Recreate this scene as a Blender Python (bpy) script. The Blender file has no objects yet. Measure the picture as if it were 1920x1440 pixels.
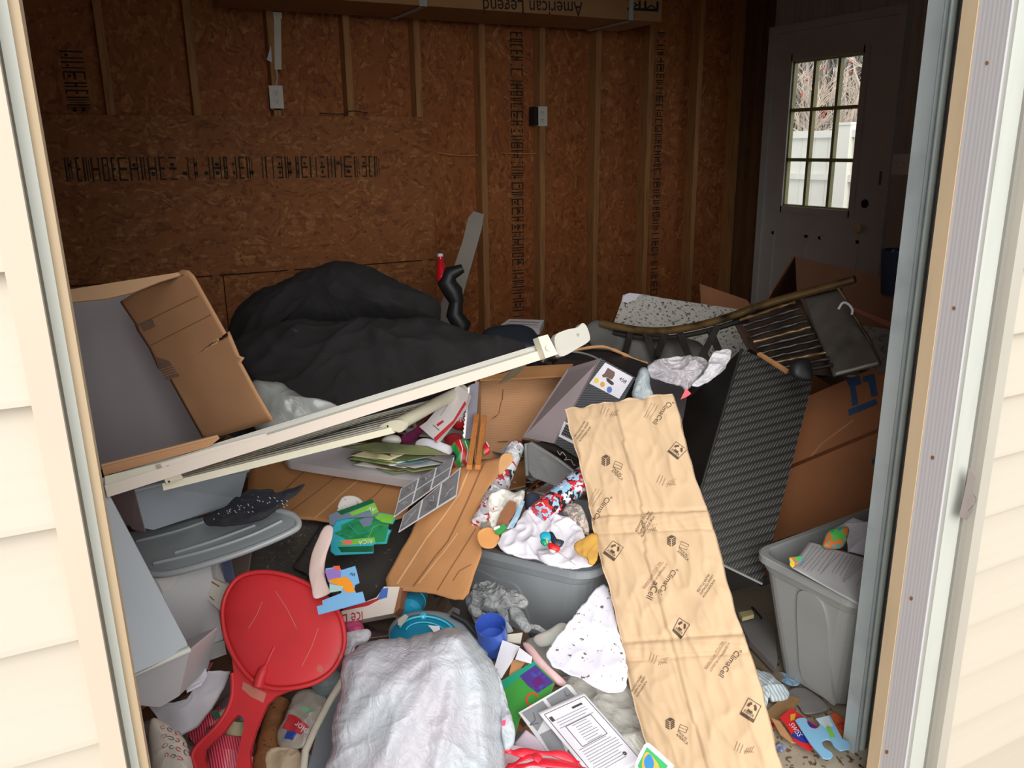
import bpy, math, random
import numpy as np
from mathutils import Vector, Matrix, noise
from mathutils.bvhtree import BVHTree
random.seed(7)
D = bpy.data
SC = bpy.context.scene
COL = SC.collection
# ------------------------------------------------------------------ camera
F, PITCH, YAW, ROLL, CH = 1563.2, .2766, .4717, -.0111, 1.4
FW = Vector((math.sin(YAW)*math.cos(PITCH), math.cos(YAW)*math.cos(PITCH), -math.sin(PITCH)))
R0 = Vector((math.cos(YAW), -math.sin(YAW), 0)); U0 = R0.cross(FW)
RI = R0*math.cos(ROLL)+U0*math.sin(ROLL); UP = -R0*math.sin(ROLL)+U0*math.cos(ROLL)
CAM = Vector((0, 0, CH)); ZV = Vector((0, 0, 1))
cd = D.cameras.new('camera'); cam = D.objects.new('camera', cd); COL.objects.link(cam)
cd.sensor_width = 36; cd.lens = F/1920*36; cd.clip_start = .05
m = Matrix((RI, UP, -FW)).transposed().to_4x4(); m.translation = CAM; cam.matrix_world = m
SC.camera = cam
def ray(x, y): return FW+RI*((x-960)/F)-UP*((y-720)/F)
def T(x, y, t): return CAM+ray(x, y)*t
def on(x, y, ax, val):
    d = ray(x, y); return CAM+d*((val-CAM[ax])/d[ax])
NH = Vector((-math.sin(YAW), -math.cos(YAW), 0))
def nrm(tilt=18, yaw=0):
    h = Matrix.Rotation(math.radians(yaw), 3, 'Z') @ NH
    a = math.radians(tilt); return (h*math.sin(a)+ZV*math.cos(a)).normalized()
class Pl:
    def __init__(s, px, py, t, n=None):
        s.o = T(px, py, t); s.n = n if n is not None else nrm()
    def hit(s, x, y, lift=0):
        d = ray(x, y); k = (s.o-CAM).dot(s.n)/d.dot(s.n); return CAM+d*k+s.n*lift
def plane_pts(a, b, c):
    p = Pl(0, 0, 1); p.o = a; n = (b-a).cross(c-a).normalized()
    if n.dot(CAM-a) < 0: n = -n
    p.n = n; return p
TS = [(1440, 1.76), (1200, 2.1), (1100, 2.22), (1000, 2.34), (900, 2.5), (800, 2.75), (700, 3.05), (600, 3.4), (500, 3.8)]
def ts(y):
    return float(np.interp(y, [a for a, _ in TS][::-1], [b for _, b in TS][::-1]))
def quad4(p0, p1, p2, p3, t0):
    R = [np.array(ray(*p)) for p in (p0, p1, p2, p3)]
    s = np.linalg.solve(np.array([R[1], -R[2], R[3]]).T, R[0]*t0)
    return [T(*p0, t0), T(*p1, s[0]), T(*p2, s[1]), T(*p3, s[2])]
# ------------------------------------------------------------------ materials
def lin(c):
    return tuple(((v/255)/12.92 if v/255 <= .04045 else ((v/255+.055)/1.055)**2.4) for v in c)+(1,)
MC = {}
def base(name):
    m = D.materials.new(name); m.use_nodes = True
    nt = m.node_tree; b = nt.nodes['Principled BSDF']; tc = nt.nodes.new('ShaderNodeTexCoord')
    return m, nt, b, tc
def link(nt, a, b): nt.links.new(a, b)
def mapping(nt, tc, scale, rot=(0, 0, 0), src='Object'):
    mp = nt.nodes.new('ShaderNodeMapping'); mp.inputs['Scale'].default_value = scale; mp.inputs['Rotation'].default_value = rot
    link(nt, tc.outputs[src], mp.inputs['Vector']); return mp
def ntex(nt, mp, scale, detail=4, dist=0, rough=.5):
    n = nt.nodes.new('ShaderNodeTexNoise'); n.inputs['Scale'].default_value = scale; n.inputs['Detail'].default_value = detail
    n.inputs['Distortion'].default_value = dist; n.inputs['Roughness'].default_value = rough
    link(nt, mp.outputs[0], n.inputs['Vector']); return n
def ramp(nt, src, stops):
    r = nt.nodes.new('ShaderNodeValToRGB'); e = r.color_ramp.elements
    while len(e) < len(stops): e.new(.5)
    for k, (p, c) in enumerate(stops): e[k].position = p; e[k].color = c
    link(nt, src, r.inputs[0]); return r
def bump(nt, b, src, st=.3, dist=.005):
    bp = nt.nodes.new('ShaderNodeBump'); bp.inputs['Strength'].default_value = st; bp.inputs['Distance'].default_value = dist
    link(nt, src, bp.inputs['Height']); link(nt, bp.outputs[0], b.inputs['Normal']); return bp
def M(name, c=(200, 200, 200), rough=.6, var=.12, scale=12, bst=.15, metal=0, c2=None, stretch=(1, 1, 1), coat=0, spk=None, detail=4):
    if name in MC: return MC[name]
    m, nt, b, tc = base(name)
    mp = mapping(nt, tc, stretch); n = ntex(nt, mp, scale, detail)
    a = lin(c); d = lin(c2) if c2 else tuple(v*(1-var*1.6) for v in a[:3])+(1,)
    l = tuple(min(1, v*(1+var*.5)) for v in a[:3])+(1,)
    r = ramp(nt, n.outputs['Fac'], [(.3, d), (.5, a), (.75, l)])
    out = r.outputs[0]
    if spk:
        n2 = ntex(nt, mp, spk[1], 3, 0, .7); r2 = ramp(nt, n2.outputs['Fac'], [(spk[2], (0, 0, 0, 1)), (spk[2]+.04, (1, 1, 1, 1))])
        mx = nt.nodes.new('ShaderNodeMixRGB'); link(nt, r2.outputs[0], mx.inputs[0]); link(nt, out, mx.inputs[1]); mx.inputs[2].default_value = lin(spk[0]); out = mx.outputs[0]
    link(nt, out, b.inputs['Base Color'])
    b.inputs['Roughness'].default_value = rough; b.inputs['Metallic'].default_value = metal
    if coat: b.inputs['Coat Weight'].default_value = coat; b.inputs['Coat Roughness'].default_value = .2
    if bst: bump(nt, b, n.outputs['Fac'], bst, .004)
    MC[name] = m; return m
def m_osb(name, c1, c2, c3, sx):
    m, nt, b, tc = base(name)
    mp = mapping(nt, tc, sx); v = nt.nodes.new('ShaderNodeTexVoronoi'); v.inputs['Scale'].default_value = 16
    n0 = ntex(nt, mapping(nt, tc, (1, 1, 1)), 5, 3)
    add = nt.nodes.new('ShaderNodeMixRGB'); add.blend_type = 'ADD'; add.inputs[0].default_value = .9
    link(nt, mp.outputs[0], add.inputs[1]); link(nt, n0.outputs['Color'], add.inputs[2]); link(nt, add.outputs[0], v.inputs['Vector'])
    sep = nt.nodes.new('ShaderNodeSeparateColor'); link(nt, v.outputs['Color'], sep.inputs[0])
    n1 = ntex(nt, mp, 30, 5, 1)
    mix = nt.nodes.new('ShaderNodeMath'); mix.operation = 'MULTIPLY_ADD'; link(nt, n1.outputs['Fac'], mix.inputs[0]); mix.inputs[1].default_value = .55
    mm = nt.nodes.new('ShaderNodeMath'); mm.operation = 'MULTIPLY'; link(nt, sep.outputs[0], mm.inputs[0]); mm.inputs[1].default_value = .45
    link(nt, mm.outputs[0], mix.inputs[2])
    r = ramp(nt, mix.outputs[0], [(.2, lin(c1)), (.45, lin(c2)), (.62, lin(c2)), (.85, lin(c3))])
    link(nt, r.outputs[0], b.inputs['Base Color']); b.inputs['Roughness'].default_value = .75
    bump(nt, b, mix.outputs[0], .3, .003); MC[name] = m; return m
def m_lines(name, c1, c2, scale, rot=(0, 0, 0), rough=.6, dist=1., stretch=(1, 1, 1), bst=.3, lo=.3, hi=.7, prof='SIN', direc='X'):
    if name in MC: return MC[name]
    m, nt, b, tc = base(name); mp = mapping(nt, tc, stretch, rot)
    w = nt.nodes.new('ShaderNodeTexWave'); w.bands_direction = direc; w.wave_profile = prof; w.inputs['Scale'].default_value = scale; w.inputs['Distortion'].default_value = dist; w.inputs['Detail'].default_value = 2
    w.inputs['Detail Scale'].default_value = 1.5
    link(nt, mp.outputs[0], w.inputs['Vector']); r = ramp(nt, w.outputs['Fac'], [(lo, lin(c1)), (hi, lin(c2))])
    link(nt, r.outputs[0], b.inputs['Base Color']); b.inputs['Roughness'].default_value = rough
    if bst: bump(nt, b, w.outputs['Fac'], bst, .003)
    MC[name] = m; return m
def m_cells(name, cols, scale, rough=.6, bst=.2, stretch=(1, 1, 1)):
    if name in MC: return MC[name]
    m, nt, b, tc = base(name); mp = mapping(nt, tc, stretch)
    v = nt.nodes.new('ShaderNodeTexVoronoi'); v.inputs['Scale'].default_value = scale
    n0 = ntex(nt, mp, scale*.7, 2); add = nt.nodes.new('ShaderNodeMixRGB'); add.blend_type = 'ADD'; add.inputs[0].default_value = .15
    link(nt, mp.outputs[0], add.inputs[1]); link(nt, n0.outputs['Color'], add.inputs[2]); link(nt, add.outputs[0], v.inputs['Vector'])
    sep = nt.nodes.new('ShaderNodeSeparateColor'); link(nt, v.outputs['Color'], sep.inputs[0])
    k = len(cols); r = ramp(nt, sep.outputs[0], [(i/k, lin(c)) for i, c in enumerate(cols)]); r.color_ramp.interpolation = 'CONSTANT'
    link(nt, r.outputs[0], b.inputs['Base Color']); b.inputs['Roughness'].default_value = rough
    if bst: bump(nt, b, v.outputs['Distance'], bst, .004)
    MC[name] = m; return m
def m_bag(name, c=(205, 212, 216), c2=(170, 180, 190), rough=.38, sc=18, st=.5, alpha=1, stretch=(1, .22, .6), trans=0, rot=(0, 0, -.5)):
    if name in MC: return MC[name]
    m, nt, b, tc = base(name); mp = mapping(nt, tc, (1, 1, 1), rot); mp2 = nt.nodes.new('ShaderNodeMapping'); mp2.inputs['Scale'].default_value = stretch; link(nt, mp.outputs[0], mp2.inputs['Vector'])
    n1 = ntex(nt, mp2, sc*3, 5, 1.2, .6); n2 = ntex(nt, mapping(nt, tc, (1, 1, 1)), 5, 2); n3 = ntex(nt, mapping(nt, tc, (1, 1, 1)), sc*.8, 3, 2)
    r = ramp(nt, n2.outputs['Fac'], [(.35, lin(c2)), (.6, lin(c))]); link(nt, r.outputs[0], b.inputs['Base Color'])
    b.inputs['Roughness'].default_value = rough; b.inputs['Coat Weight'].default_value = .15
    b.inputs['Alpha'].default_value = alpha
    ad = nt.nodes.new('ShaderNodeMath'); ad.operation = 'ADD'; link(nt, n1.outputs['Fac'], ad.inputs[0]); link(nt, n3.outputs['Fac'], ad.inputs[1])
    bump(nt, b, ad.outputs[0], st*1.3, .006); MC[name] = m; return m
WHITE = M('paper_white', (225, 222, 230), .7, .05, 9, .1)
PAPG = M('paper_grey', (190, 188, 190), .8, .06, 9, .1)
INK = M('ink_dark', (70, 62, 56), .7, .1, 40, 0)
INKB = M('ink_black', (32, 32, 36), .6, .1, 40, 0)
CARD = M('cardboard', (196, 146, 98), .85, .10, 14, .12)
CARDB = M('cardboard_corrugated', (178, 126, 80), .85, .10, 5, .1, stretch=(1, 1, 14))
CARDD = M('cardboard_old', (146, 96, 66), .85, .14, 8, .1)
CARDIN = M('cardboard_inner_dim', (142, 134, 132), .9, .05, 3, .05)
TOTE = M('grey_tote_plastic', (150, 156, 160), .42, .05, 6, .05, coat=.15)
TOTEL = M('grey_tote_light', (168, 170, 168), .45, .05, 6, .05, coat=.1)
WPL = M('white_plastic', (226, 222, 212), .45, .05, 6, .05)
WPLY = M('yellowed_plastic', (226, 220, 196), .5, .06, 8, .05)
CLR = M('milky_clear_plastic', (150, 154, 154), .3, .10, 8, .08, coat=.3)
BLACK = M('black_plastic', (34, 34, 36), .5, .15, 20, .1)
KRAFT = M('kraft_liner_paper', (206, 175, 139), .78, .04, 7, .12)
WOODL = M('light_wood', (190, 134, 84), .7, .18, 6, .1, stretch=(8, 8, 1))
STUD = M('stud_lumber', (178, 128, 78), .75, .22, 5, .1, stretch=(14, 14, 1), spk=((90, 50, 25), 5, .72))
OSB = m_osb('osb_board_vertical', (124, 68, 32), (166, 98, 50), (204, 142, 86), (2.2, 2.2, 1))
OSBH = m_osb('osb_board_horizontal', (116, 66, 32), (158, 98, 52), (200, 144, 90), (1, 2.2, 2.6))
VINYL = M('vinyl_siding', (196, 186, 170), .55, .012, 3, .02, stretch=(1, 1, 30))
TRIM = M('cream_trim', (202, 187, 168), .5, .03, 3, .03)
WPAINT = m_lines('white_painted_wood', (186, 182, 184), (194, 190, 192), 40, dist=3.5, stretch=(1, 1, .03), bst=.05, direc='Y')
PAINT = M('white_painted_trim', (190, 192, 184), .5, .05, 5, .05, stretch=(4, 4, 1))
BEIGE = M('beige_jamb', (200, 176, 144), .6, .06, 6, .05, stretch=(4, 4, 1))
STEEL = M('galvanised_steel', (186, 196, 198), .42, .12, 9, .05, metal=.1)
RED = M('red_plastic', (204, 44, 50), .55, .12, 5, .05, coat=.05, spk=((184, 92, 84), 9, .62))
# ------------------------------------------------------------------ mesh builder
FONT = {}
def glyphs(s):
    if s not in FONT:
        c = D.curves.new('t', 'FONT'); c.body = s; c.resolution_u = 3; o = D.objects.new('t', c); COL.objects.link(o)
        dg = bpy.context.evaluated_depsgraph_get(); me = D.meshes.new_from_object(o.evaluated_get(dg))
        FONT[s] = ([v.co.xy for v in me.vertices], [tuple(p.vertices) for p in me.polygons])
        D.objects.remove(o); D.curves.remove(c); D.meshes.remove(me)
    return FONT[s]
class MB:
    def __init__(s): s.v = []; s.f = []; s.fm = []; s.sm = []; s.mats = []
    def mi(s, m):
        if m not in s.mats: s.mats.append(m)
        return s.mats.index(m)
    def add(s, vs, fs, m, smooth=False):
        b = len(s.v); s.v += [Vector(v) for v in vs]; k = s.mi(m)
        for f in fs: s.f.append(tuple(b+i for i in f)); s.fm.append(k); s.sm.append(smooth)
        return s
    def prism(s, pts, off, m, side=None, bottom=True):
        n = len(pts); pts = [Vector(p) for p in pts]; lo = [p+off for p in pts]
        nn = Vector((0, 0, 0))
        for i in range(n): nn += (pts[i]-pts[0]).cross(pts[(i+1) % n]-pts[0])
        if nn.dot(off) > 0: pts.reverse(); lo.reverse()
        s.add(pts, [tuple(range(n))], m)
        s.add(pts+lo, [(i, i+n, (i+1) % n+n, (i+1) % n) for i in range(n)], side or m)
        if bottom: s.add(lo[::-1], [tuple(range(n))], side or m)
        return s
    def box(s, o, a, b, c, m):
        o = Vector(o); a, b, c = Vector(a), Vector(b), Vector(c)
        if a.cross(b).dot(c) < 0: a, b = b, a
        vs = [o, o+a, o+a+b, o+b, o+c, o+a+c, o+a+b+c, o+b+c]
        return s.add(vs, [(3, 2, 1, 0), (4, 5, 6, 7), (0, 1, 5, 4), (1, 2, 6, 5), (2, 3, 7, 6), (3, 0, 4, 7)], m)
    def bx(s, x0, x1, y0, y1, z0, z1, m):
        return s.box((x0, y0, z0), (x1-x0, 0, 0), (0, y1-y0, 0), (0, 0, z1-z0), m)
    def beam(s, a, b, w, h, m, up=ZV):
        a, b = Vector(a), Vector(b); d = (b-a).normalized(); x = d.cross(up).normalized(); y = x.cross(d).normalized()
        return s.box(a-x*w/2-y*h/2, b-a, x*w, y*h, m)
    def tube(s, path, r, m, seg=10, caps=True, flat=1):
        path = [Vector(p) for p in path]; n = len(path); rs = r if isinstance(r, (list, tuple)) else [r]*n
        vs = []; ref = None
        for i, p in enumerate(path):
            d = (path[min(i+1, n-1)]-path[max(i-1, 0)]).normalized()
            if ref is None: ref = d.cross(ZV if abs(d.z) < .9 else Vector((1, 0, 0))).normalized()
            ref = (ref-d*ref.dot(d)).normalized(); y = d.cross(ref)
            for k in range(seg):
                a = 2*math.pi*k/seg; vs.append(p+(ref*math.cos(a)+y*math.sin(a)*flat)*rs[i])
        fs = [(i*seg+k, i*seg+(k+1) % seg, (i+1)*seg+(k+1) % seg, (i+1)*seg+k) for i in range(n-1) for k in range(seg)]
        s.add(vs, fs, m, True)
        if caps: s.add(vs[:seg][::-1], [tuple(range(seg))], m); s.add(vs[-seg:], [tuple(range(seg))], m)
        return s
    def lathe(s, c, ax, prof, m, seg=32, mats=None):
        c, ax = Vector(c), Vector(ax).normalized(); x = ax.orthogonal().normalized(); y = ax.cross(x)
        for i in range(len(prof)-1):
            vs = []
            for r, h in prof[i:i+2]:
                for k in range(seg):
                    a = 2*math.pi*k/seg; vs.append(c+ax*h+(x*math.cos(a)+y*math.sin(a))*r)
            s.add(vs, [(k, (k+1) % seg, seg+(k+1) % seg, seg+k) for k in range(seg)], (mats[i] if mats else m), True)
        return s
    def bvh(s): return BVHTree.FromPolygons(s.v, s.f)
    def decal(s, pl, pts, m, tree=None, lift=.0007, px=True, sub=0):
        P = [pl.hit(*p) if px else Vector(p) for p in pts]
        if sub:
            c = sum(P, Vector())/len(P); Q = []
            for i in range(len(P)):
                a, b = P[i], P[(i+1) % len(P)]; k = max(1, int((b-a).length/.006)); Q += [a.lerp(b, j/k) for j in range(k)]
            n = len(Q); V = [c]+[c.lerp(q, (r+1)/sub) for r in range(sub) for q in Q]
            fs = [(0, 1+i, 1+(i+1) % n) for i in range(n)]+[(1+r*n+i, 1+(r+1)*n+i, 1+(r+1)*n+(i+1) % n, 1+r*n+(i+1) % n) for r in range(sub-1) for i in range(n)]
        else:
            V = P; fs = [tuple(range(len(P)))]
        out = []
        for p in V:
            q = p+pl.n*lift
            if tree:
                h = tree.ray_cast(p+pl.n*.25, -pl.n)
                if h[0]: q = h[0]+pl.n*lift
            out.append(q)
        if (out[1]-out[0]).cross(out[2]-out[0]).dot(pl.n) < 0: fs = [f[::-1] for f in fs]
        return s.add(out, fs, m, bool(tree))
    def stroke(s, pl, pts, w, m, tree=None, lift=.0007, px=True):
        P = [pl.hit(*p) if px else Vector(p) for p in pts]
        for a, b in zip(P, P[1:]):
            d = (b-a).normalized(); x = pl.n.cross(d)*w/2; k = max(1, int((b-a).length/.008)) if tree else 1
            for j in range(k):
                p, q = a.lerp(b, j/k), a.lerp(b, (j+1)/k); s.decal(pl, [p-x, q-x, q+x, p+x], m, tree, lift, False)
        return s
    def text(s, txt, pl, A, B, m, tree=None, lift=.0008, asp=1., px=True):
        a = pl.hit(*A) if px else A; b = pl.hit(*B) if px else B; vs, fs = glyphs(txt)
        w = max(v[0] for v in vs); u = (b-a); L = u.length; u = u/L; v = pl.n.cross(u); k = L/w; out = []
        for q in vs:
            p = a+u*q[0]*k+v*q[1]*k*asp; r = p+pl.n*lift
            if tree:
                h = tree.ray_cast(p+pl.n*.2, -pl.n)
                if h[0]: r = h[0]+pl.n*lift
            out.append(r)
        return s.add(out, fs, m)
def build(mb, name, parent=None, origin=None):
    me = D.meshes.new(name)
    vs = mb.v
    if origin is None:
        xs = [min(v[i] for v in vs) for i in range(3)]; xe = [max(v[i] for v in vs) for i in range(3)]
        origin = Vector(((xs[0]+xe[0])/2, (xs[1]+xe[1])/2, xs[2]))
    me.from_pydata([tuple(v-origin) for v in vs], [], mb.f)
    for m in mb.mats: me.materials.append(m)
    me.polygons.foreach_set('material_index', mb.fm); me.polygons.foreach_set('use_smooth', mb.sm)
    me.update(); o = D.objects.new(name, me); COL.objects.link(o)
    if parent is not None:
        o.parent = parent; q = parent; po = Vector(parent.location)
        while q.parent is not None: q = q.parent; po += q.location
        o.location = origin-po
    else: o.location = origin
    return o
def tag(o, label, cat, group=None, kind=None):
    o['label'] = label; o['category'] = cat
    if group: o['group'] = group
    if kind: o['kind'] = kind
    return o
def thing(name, label, cat, loc, group=None):
    o = D.objects.new(name, None); COL.objects.link(o); o.location = Vector(loc); o.empty_display_size = .05
    return tag(o, label, cat, group)
def struct(mb, name, parent=None):
    o = build(mb, name, parent, Vector((0, 0, 0)) if parent is None else None)
    if parent is None: o['kind'] = 'structure'
    return o
# radial sheet / blob on a plane
def patch(mb, pl, outline, mat, dome=.0, power=2., amp=.004, freq=14, rings=18, n=110, center=None, thick=.003, seed=0, px=True, fold=None, crease=0, under=None, edge=1., aniso=None, matf=None):
    P = [pl.hit(*p) for p in outline] if px else outline
    c = pl.hit(*center) if center else sum(P, Vector())/len(P)
    L = [(P[(i+1) % len(P)]-P[i]).length for i in range(len(P))]; tot = sum(L); Q = []
    for i in range(len(P)):
        k = max(1, round(n*L[i]/tot)); Q += [P[i].lerp(P[(i+1) % len(P)], j/k) for j in range(k)]
    nn = len(Q); off = Vector((seed*7.3, seed*3.1, seed*1.7))
    if crease:
        rg = min(.005, crease*.5); Q = [p+(p-c).normalized()*(noise.noise(p*38+off)*rg+noise.noise(p*90+off)*rg*.5) for p in Q]
    def h(p, s):
        q = Vector(p)
        if aniso: q = Vector((p.dot(aniso[0])*aniso[1], p.dot(aniso[2]), p.z))
        v = noise.noise(q*freq+off)*amp+noise.noise(q*freq*2.3+off)*amp*.5
        if crease:
            w_ = q+Vector((noise.noise(q*freq*.7+off), noise.noise(q*freq*.7-off), 0))*(.35/freq)
            for o_, am in ((.7, 1.), (1.6, .55), (3.4, .3)): v += ((1-abs(noise.noise(w_*freq*o_+off*o_)))**5-.35)*crease*am
        if fold: v += fold(p)
        e = min(1, (1-s)*6)*edge+(1-edge)
        return v*(.25+.75*e)+dome*max(0, 1-s**power)**.5
    V = [c+pl.n*h(c, 0)]; smax = rings
    for r in range(rings):
        s = (r+1)/rings; s = 1-(1-s)**1.4 if dome else s
        for q in Q:
            p = c.lerp(q, s); V.append(p+pl.n*h(p, s))
    fs = [(0, 1+(i+1) % nn, 1+i) for i in range(nn)]
    fs += [(1+r*nn+i, 1+r*nn+(i+1) % nn, 1+(r+1)*nn+(i+1) % nn, 1+(r+1)*nn+i) for r in range(rings-1) for i in range(nn)]
    N = len(V); base_ = len(mb.v)
    a, b, d = V[0], V[1], V[2]
    flip = (b-a).cross(d-a).dot(pl.n) < 0
    # top winding towards pl.n
    top = fs if not flip else [f[::-1] for f in fs]
    tst = top[0]; 
    if (V[tst[1]]-V[tst[0]]).cross(V[tst[2]]-V[tst[0]]).dot(pl.n) < 0: top = [f[::-1] for f in top]
    if under:
        W = [V[0]-pl.n*(h(V[0], 0)*0+dome+under)]
        i0 = 1
        for r in range(rings):
            s = (r+1)/rings; s = 1-(1-s)**1.4 if dome else s
            for q in range(nn):
                p = c.lerp(Q[q], s); W.append(p-pl.n*(under*max(0, 1-s**power)**.5+thick))
        W[0] = c-pl.n*(under+thick)
    else: W = [v-pl.n*thick for v in V]
    rim = [(1+(rings-1)*nn+i, 1+(rings-1)*nn+(i+1) % nn, N+1+(rings-1)*nn+(i+1) % nn, N+1+(rings-1)*nn+i) for i in range(nn)]
    mb.add(V+W, top+[tuple(N+i for i in f[::-1]) for f in top]+rim, mat, True)
    return mb
def sheet(name, label, cat, outline, mat, t=None, up=0, tilt=18, yaw=0, n=None, th=.002, amp=0, freq=10, dec=(), txt=(), strokes=(), group=None, parent=None, pl=None, dome=0, crease=0, rings=10, center=None, nn=90, under=None, side=None, seed=None, kind=None, aniso=None, power=2.):
    cx = sum(p[0] for p in outline)/len(outline); cy = sum(p[1] for p in outline)/len(outline)
    if pl is None: pl = Pl(cx, cy, (t or ts(cy)), n or nrm(tilt, yaw)); pl.o = pl.o+pl.n*up
    mb = MB(); curved = amp or dome or crease
    if curved: patch(mb, pl, outline, mat, dome, power, amp, freq, rings, nn, center, th, seed if seed is not None else cx*.37, crease=crease, under=under, aniso=aniso)
    else: mb.prism([pl.hit(*p) for p in outline], -pl.n*th, mat, side)
    tree = mb.bvh() if curved else None
    for k, (o, mm) in enumerate(dec): mb.decal(pl, o, mm, tree, .0007+.0002*k, sub=6 if curved else 0)
    for p, w, mm in strokes: mb.stroke(pl, p, w, mm, tree, .0012)
    for tx in txt: mb.text(tx[0], pl, tx[1], tx[2], tx[3], tree, .0016, tx[4] if len(tx) > 4 else 1)
    o = build(mb, name, parent)
    if parent is None: tag(o, label, cat, group, kind)
    elif label: o['label'] = label
    o_pl[o.name] = pl
    return o
o_pl = {}
def ell(cx, cy, a, b, rot=0, k=28, a0=0, a1=360):
    r = math.radians(rot); out = []
    for i in range(k):
        q = math.radians(a0+(a1-a0)*i/(k if a1-a0 >= 360 else k-1)); x, y = a*math.cos(q), b*math.sin(q)
        out.append((cx+x*math.cos(r)-y*math.sin(r), cy+x*math.sin(r)+y*math.cos(r)))
    return out
def spl(pts, k=6, closed=True):
    n = len(pts); out = []
    for i in range(n if closed else n-1):
        p0, p1, p2, p3 = [pts[(i+j) % n] if closed else pts[min(max(i+j, 0), n-1)] for j in (-1, 0, 1, 2)]
        for j in range(k):
            t = j/k; out.append(tuple(.5*((2*b)+(-a+c)*t+(2*a-5*b+4*c-d)*t*t+(-a+3*b-3*c+d)*t**3) for a, b, c, d in zip(p0, p1, p2, p3)))
    if not closed: out.append(tuple(pts[-1]))
    return out
# ------------------------------------------------------------------ setting
YB, XR = 4.84, 4.30
b = MB().bx(-1.0, 4.6, 1.06, 5.0, -.12, 0, M('concrete', (182, 170, 150), .9, .10, 10, .3, spk=((132, 118, 100), 260, .6))); struct(b, 'floor')
b = MB().bx(-4, 7.5, -4, 1.06, -.30, -.12, M('outdoor_gravel', (150, 140, 124), .95, .3, 40, .6)); b.bx(4.6, 12, 1.06, 9, -.30, -.12, MC['outdoor_gravel']); struct(b, 'floor_outside')
b = MB().bx(-1.0, 4.42, YB, YB+.012, 0, 2.7, OSB)
b.bx(-1, 4.42, YB+.012, YB+.05, -.1, 2.7, VINYL)
sx = [3.867-.4064*k+.01 for k in range(-1, 12)]
struct(b, 'wall_back')
for k, x in enumerate(sx):
    if x > 4.2: x = 4.235
    b = MB().bx(x-.019, x+.019, 4.751, YB-.0005, .04, 2.4, STUD); struct(b, 'trim_%d' % (k+1))
b = MB().bx(-1, 4.28, 4.75, YB-.001, 0, .0385, STUD); b.bx(-1, 4.28, 4.74, YB-.001, 2.401, 2.48, STUD); struct(b, 'trim_14')
# lower sheathing over the studs, two courses with a seam
bp = Pl(0, 0, 1); bp.o = Vector((0, 4.739, 0)); bp.n = Vector((0, -1, 0))
mb = MB().bx(-1, 1.905, 4.739, 4.7505, .752, 1.575, OSBH); mb.bx(-1, .66, 4.7395, 4.7505, .03, .745, OSBH); mb.bx(.666, 1.905, 4.7395, 4.7505, .03, .745, OSBH)
STAMP = M('sheathing_stamp_ink', (52, 46, 34), .9, .3, 60, 0)
def stamps(mb, pl, a, bb, w, seed):
    rr = random.Random(seed); A, B = pl.hit(*a), pl.hit(*bb); u = (B-A).normalized(); L = (B-A).length; v = pl.n.cross(u); x = 0
    while x < L-.02:
        k = rr.choice('EBFIIUHNOE'); cw = rr.uniform(.03, .06); th = .008; o = A+u*x-v*w/2
        def seg(x0, x1, y0, y1): mb.decal(pl, [o+u*x0+v*y0, o+u*x1+v*y0, o+u*x1+v*y1, o+u*x0+v*y1], STAMP, px=False, lift=.0006)
        if rr.random() < .9: seg(0, th, 0, w)
        if k in 'EBFO': seg(th, cw-.012, 0, th); seg(th, cw-.012, w-th, w)
        if k in 'EBH': seg(th, cw-.012, w*.45, w*.45+th*1.5)
        if k in 'UHNBO': seg(cw-.018, cw-.012, 0, w)
        if k == 'I': seg(.014, .019, 0, w); seg(.026, .03, w*.1, w*.9)
        if rr.random() < .6: seg(.014, cw-.022, w*.2, w*.36)
        if rr.random() < .5: seg(.014, cw-.022, w*.6, w*.74)
        x += cw
stamps(mb, bp, (122, 318), (708, 312), .115, 3)
struct(mb, 'wall_back_lower')
st = MB(); p2 = Pl(0, 0, 1); p2.o = Vector((0, YB, 0)); p2.n = Vector((0, -1, 0))
stamps(st, p2, (968, 60), (972, 600), .085, 5); stamps(st, p2, (1240, 60), (1225, 560), .06, 8); stamps(st, p2, (132, 95), (150, 210), .1, 9)
struct(st, 'wall_back_stamps')
# right wall with its own studs
GW = M('right_wall_boards', (190, 184, 176), .85, .15, 4, .1, stretch=(8, 8, .6))
b = MB()
b.bx(XR+.09, XR+.12, 1.0, 2.93+.5, 0, 0.0001, GW)
b = MB(); W = GW
DY0, DY1, DZ = 3.53, 4.50, 2.10
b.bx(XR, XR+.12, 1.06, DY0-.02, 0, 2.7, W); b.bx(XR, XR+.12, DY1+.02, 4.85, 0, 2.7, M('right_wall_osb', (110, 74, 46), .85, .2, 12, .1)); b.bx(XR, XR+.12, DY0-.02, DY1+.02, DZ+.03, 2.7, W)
struct(b, 'wall_right')
for k, y in enumerate((4.62, 4.745)):
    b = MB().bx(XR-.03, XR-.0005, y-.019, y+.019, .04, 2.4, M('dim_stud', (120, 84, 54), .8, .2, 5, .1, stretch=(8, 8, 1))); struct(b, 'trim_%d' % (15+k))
# ceiling with joists
b = MB().bx(-1, 4.42, .95, 4.85, 2.7, 2.75, OSB); struct(b, 'ceiling')
for k in range(7):
    b = MB().bx(-.9+.8*k, -.862+.8*k, 1.12, 4.739, 2.56, 2.6995, STUD); struct(b, 'trim_%d' % (20+k))
b = MB().bx(-1.05, -1.0, .95, 4.9, -.12, 2.75, OSB); struct(b, 'wall_left')
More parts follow.
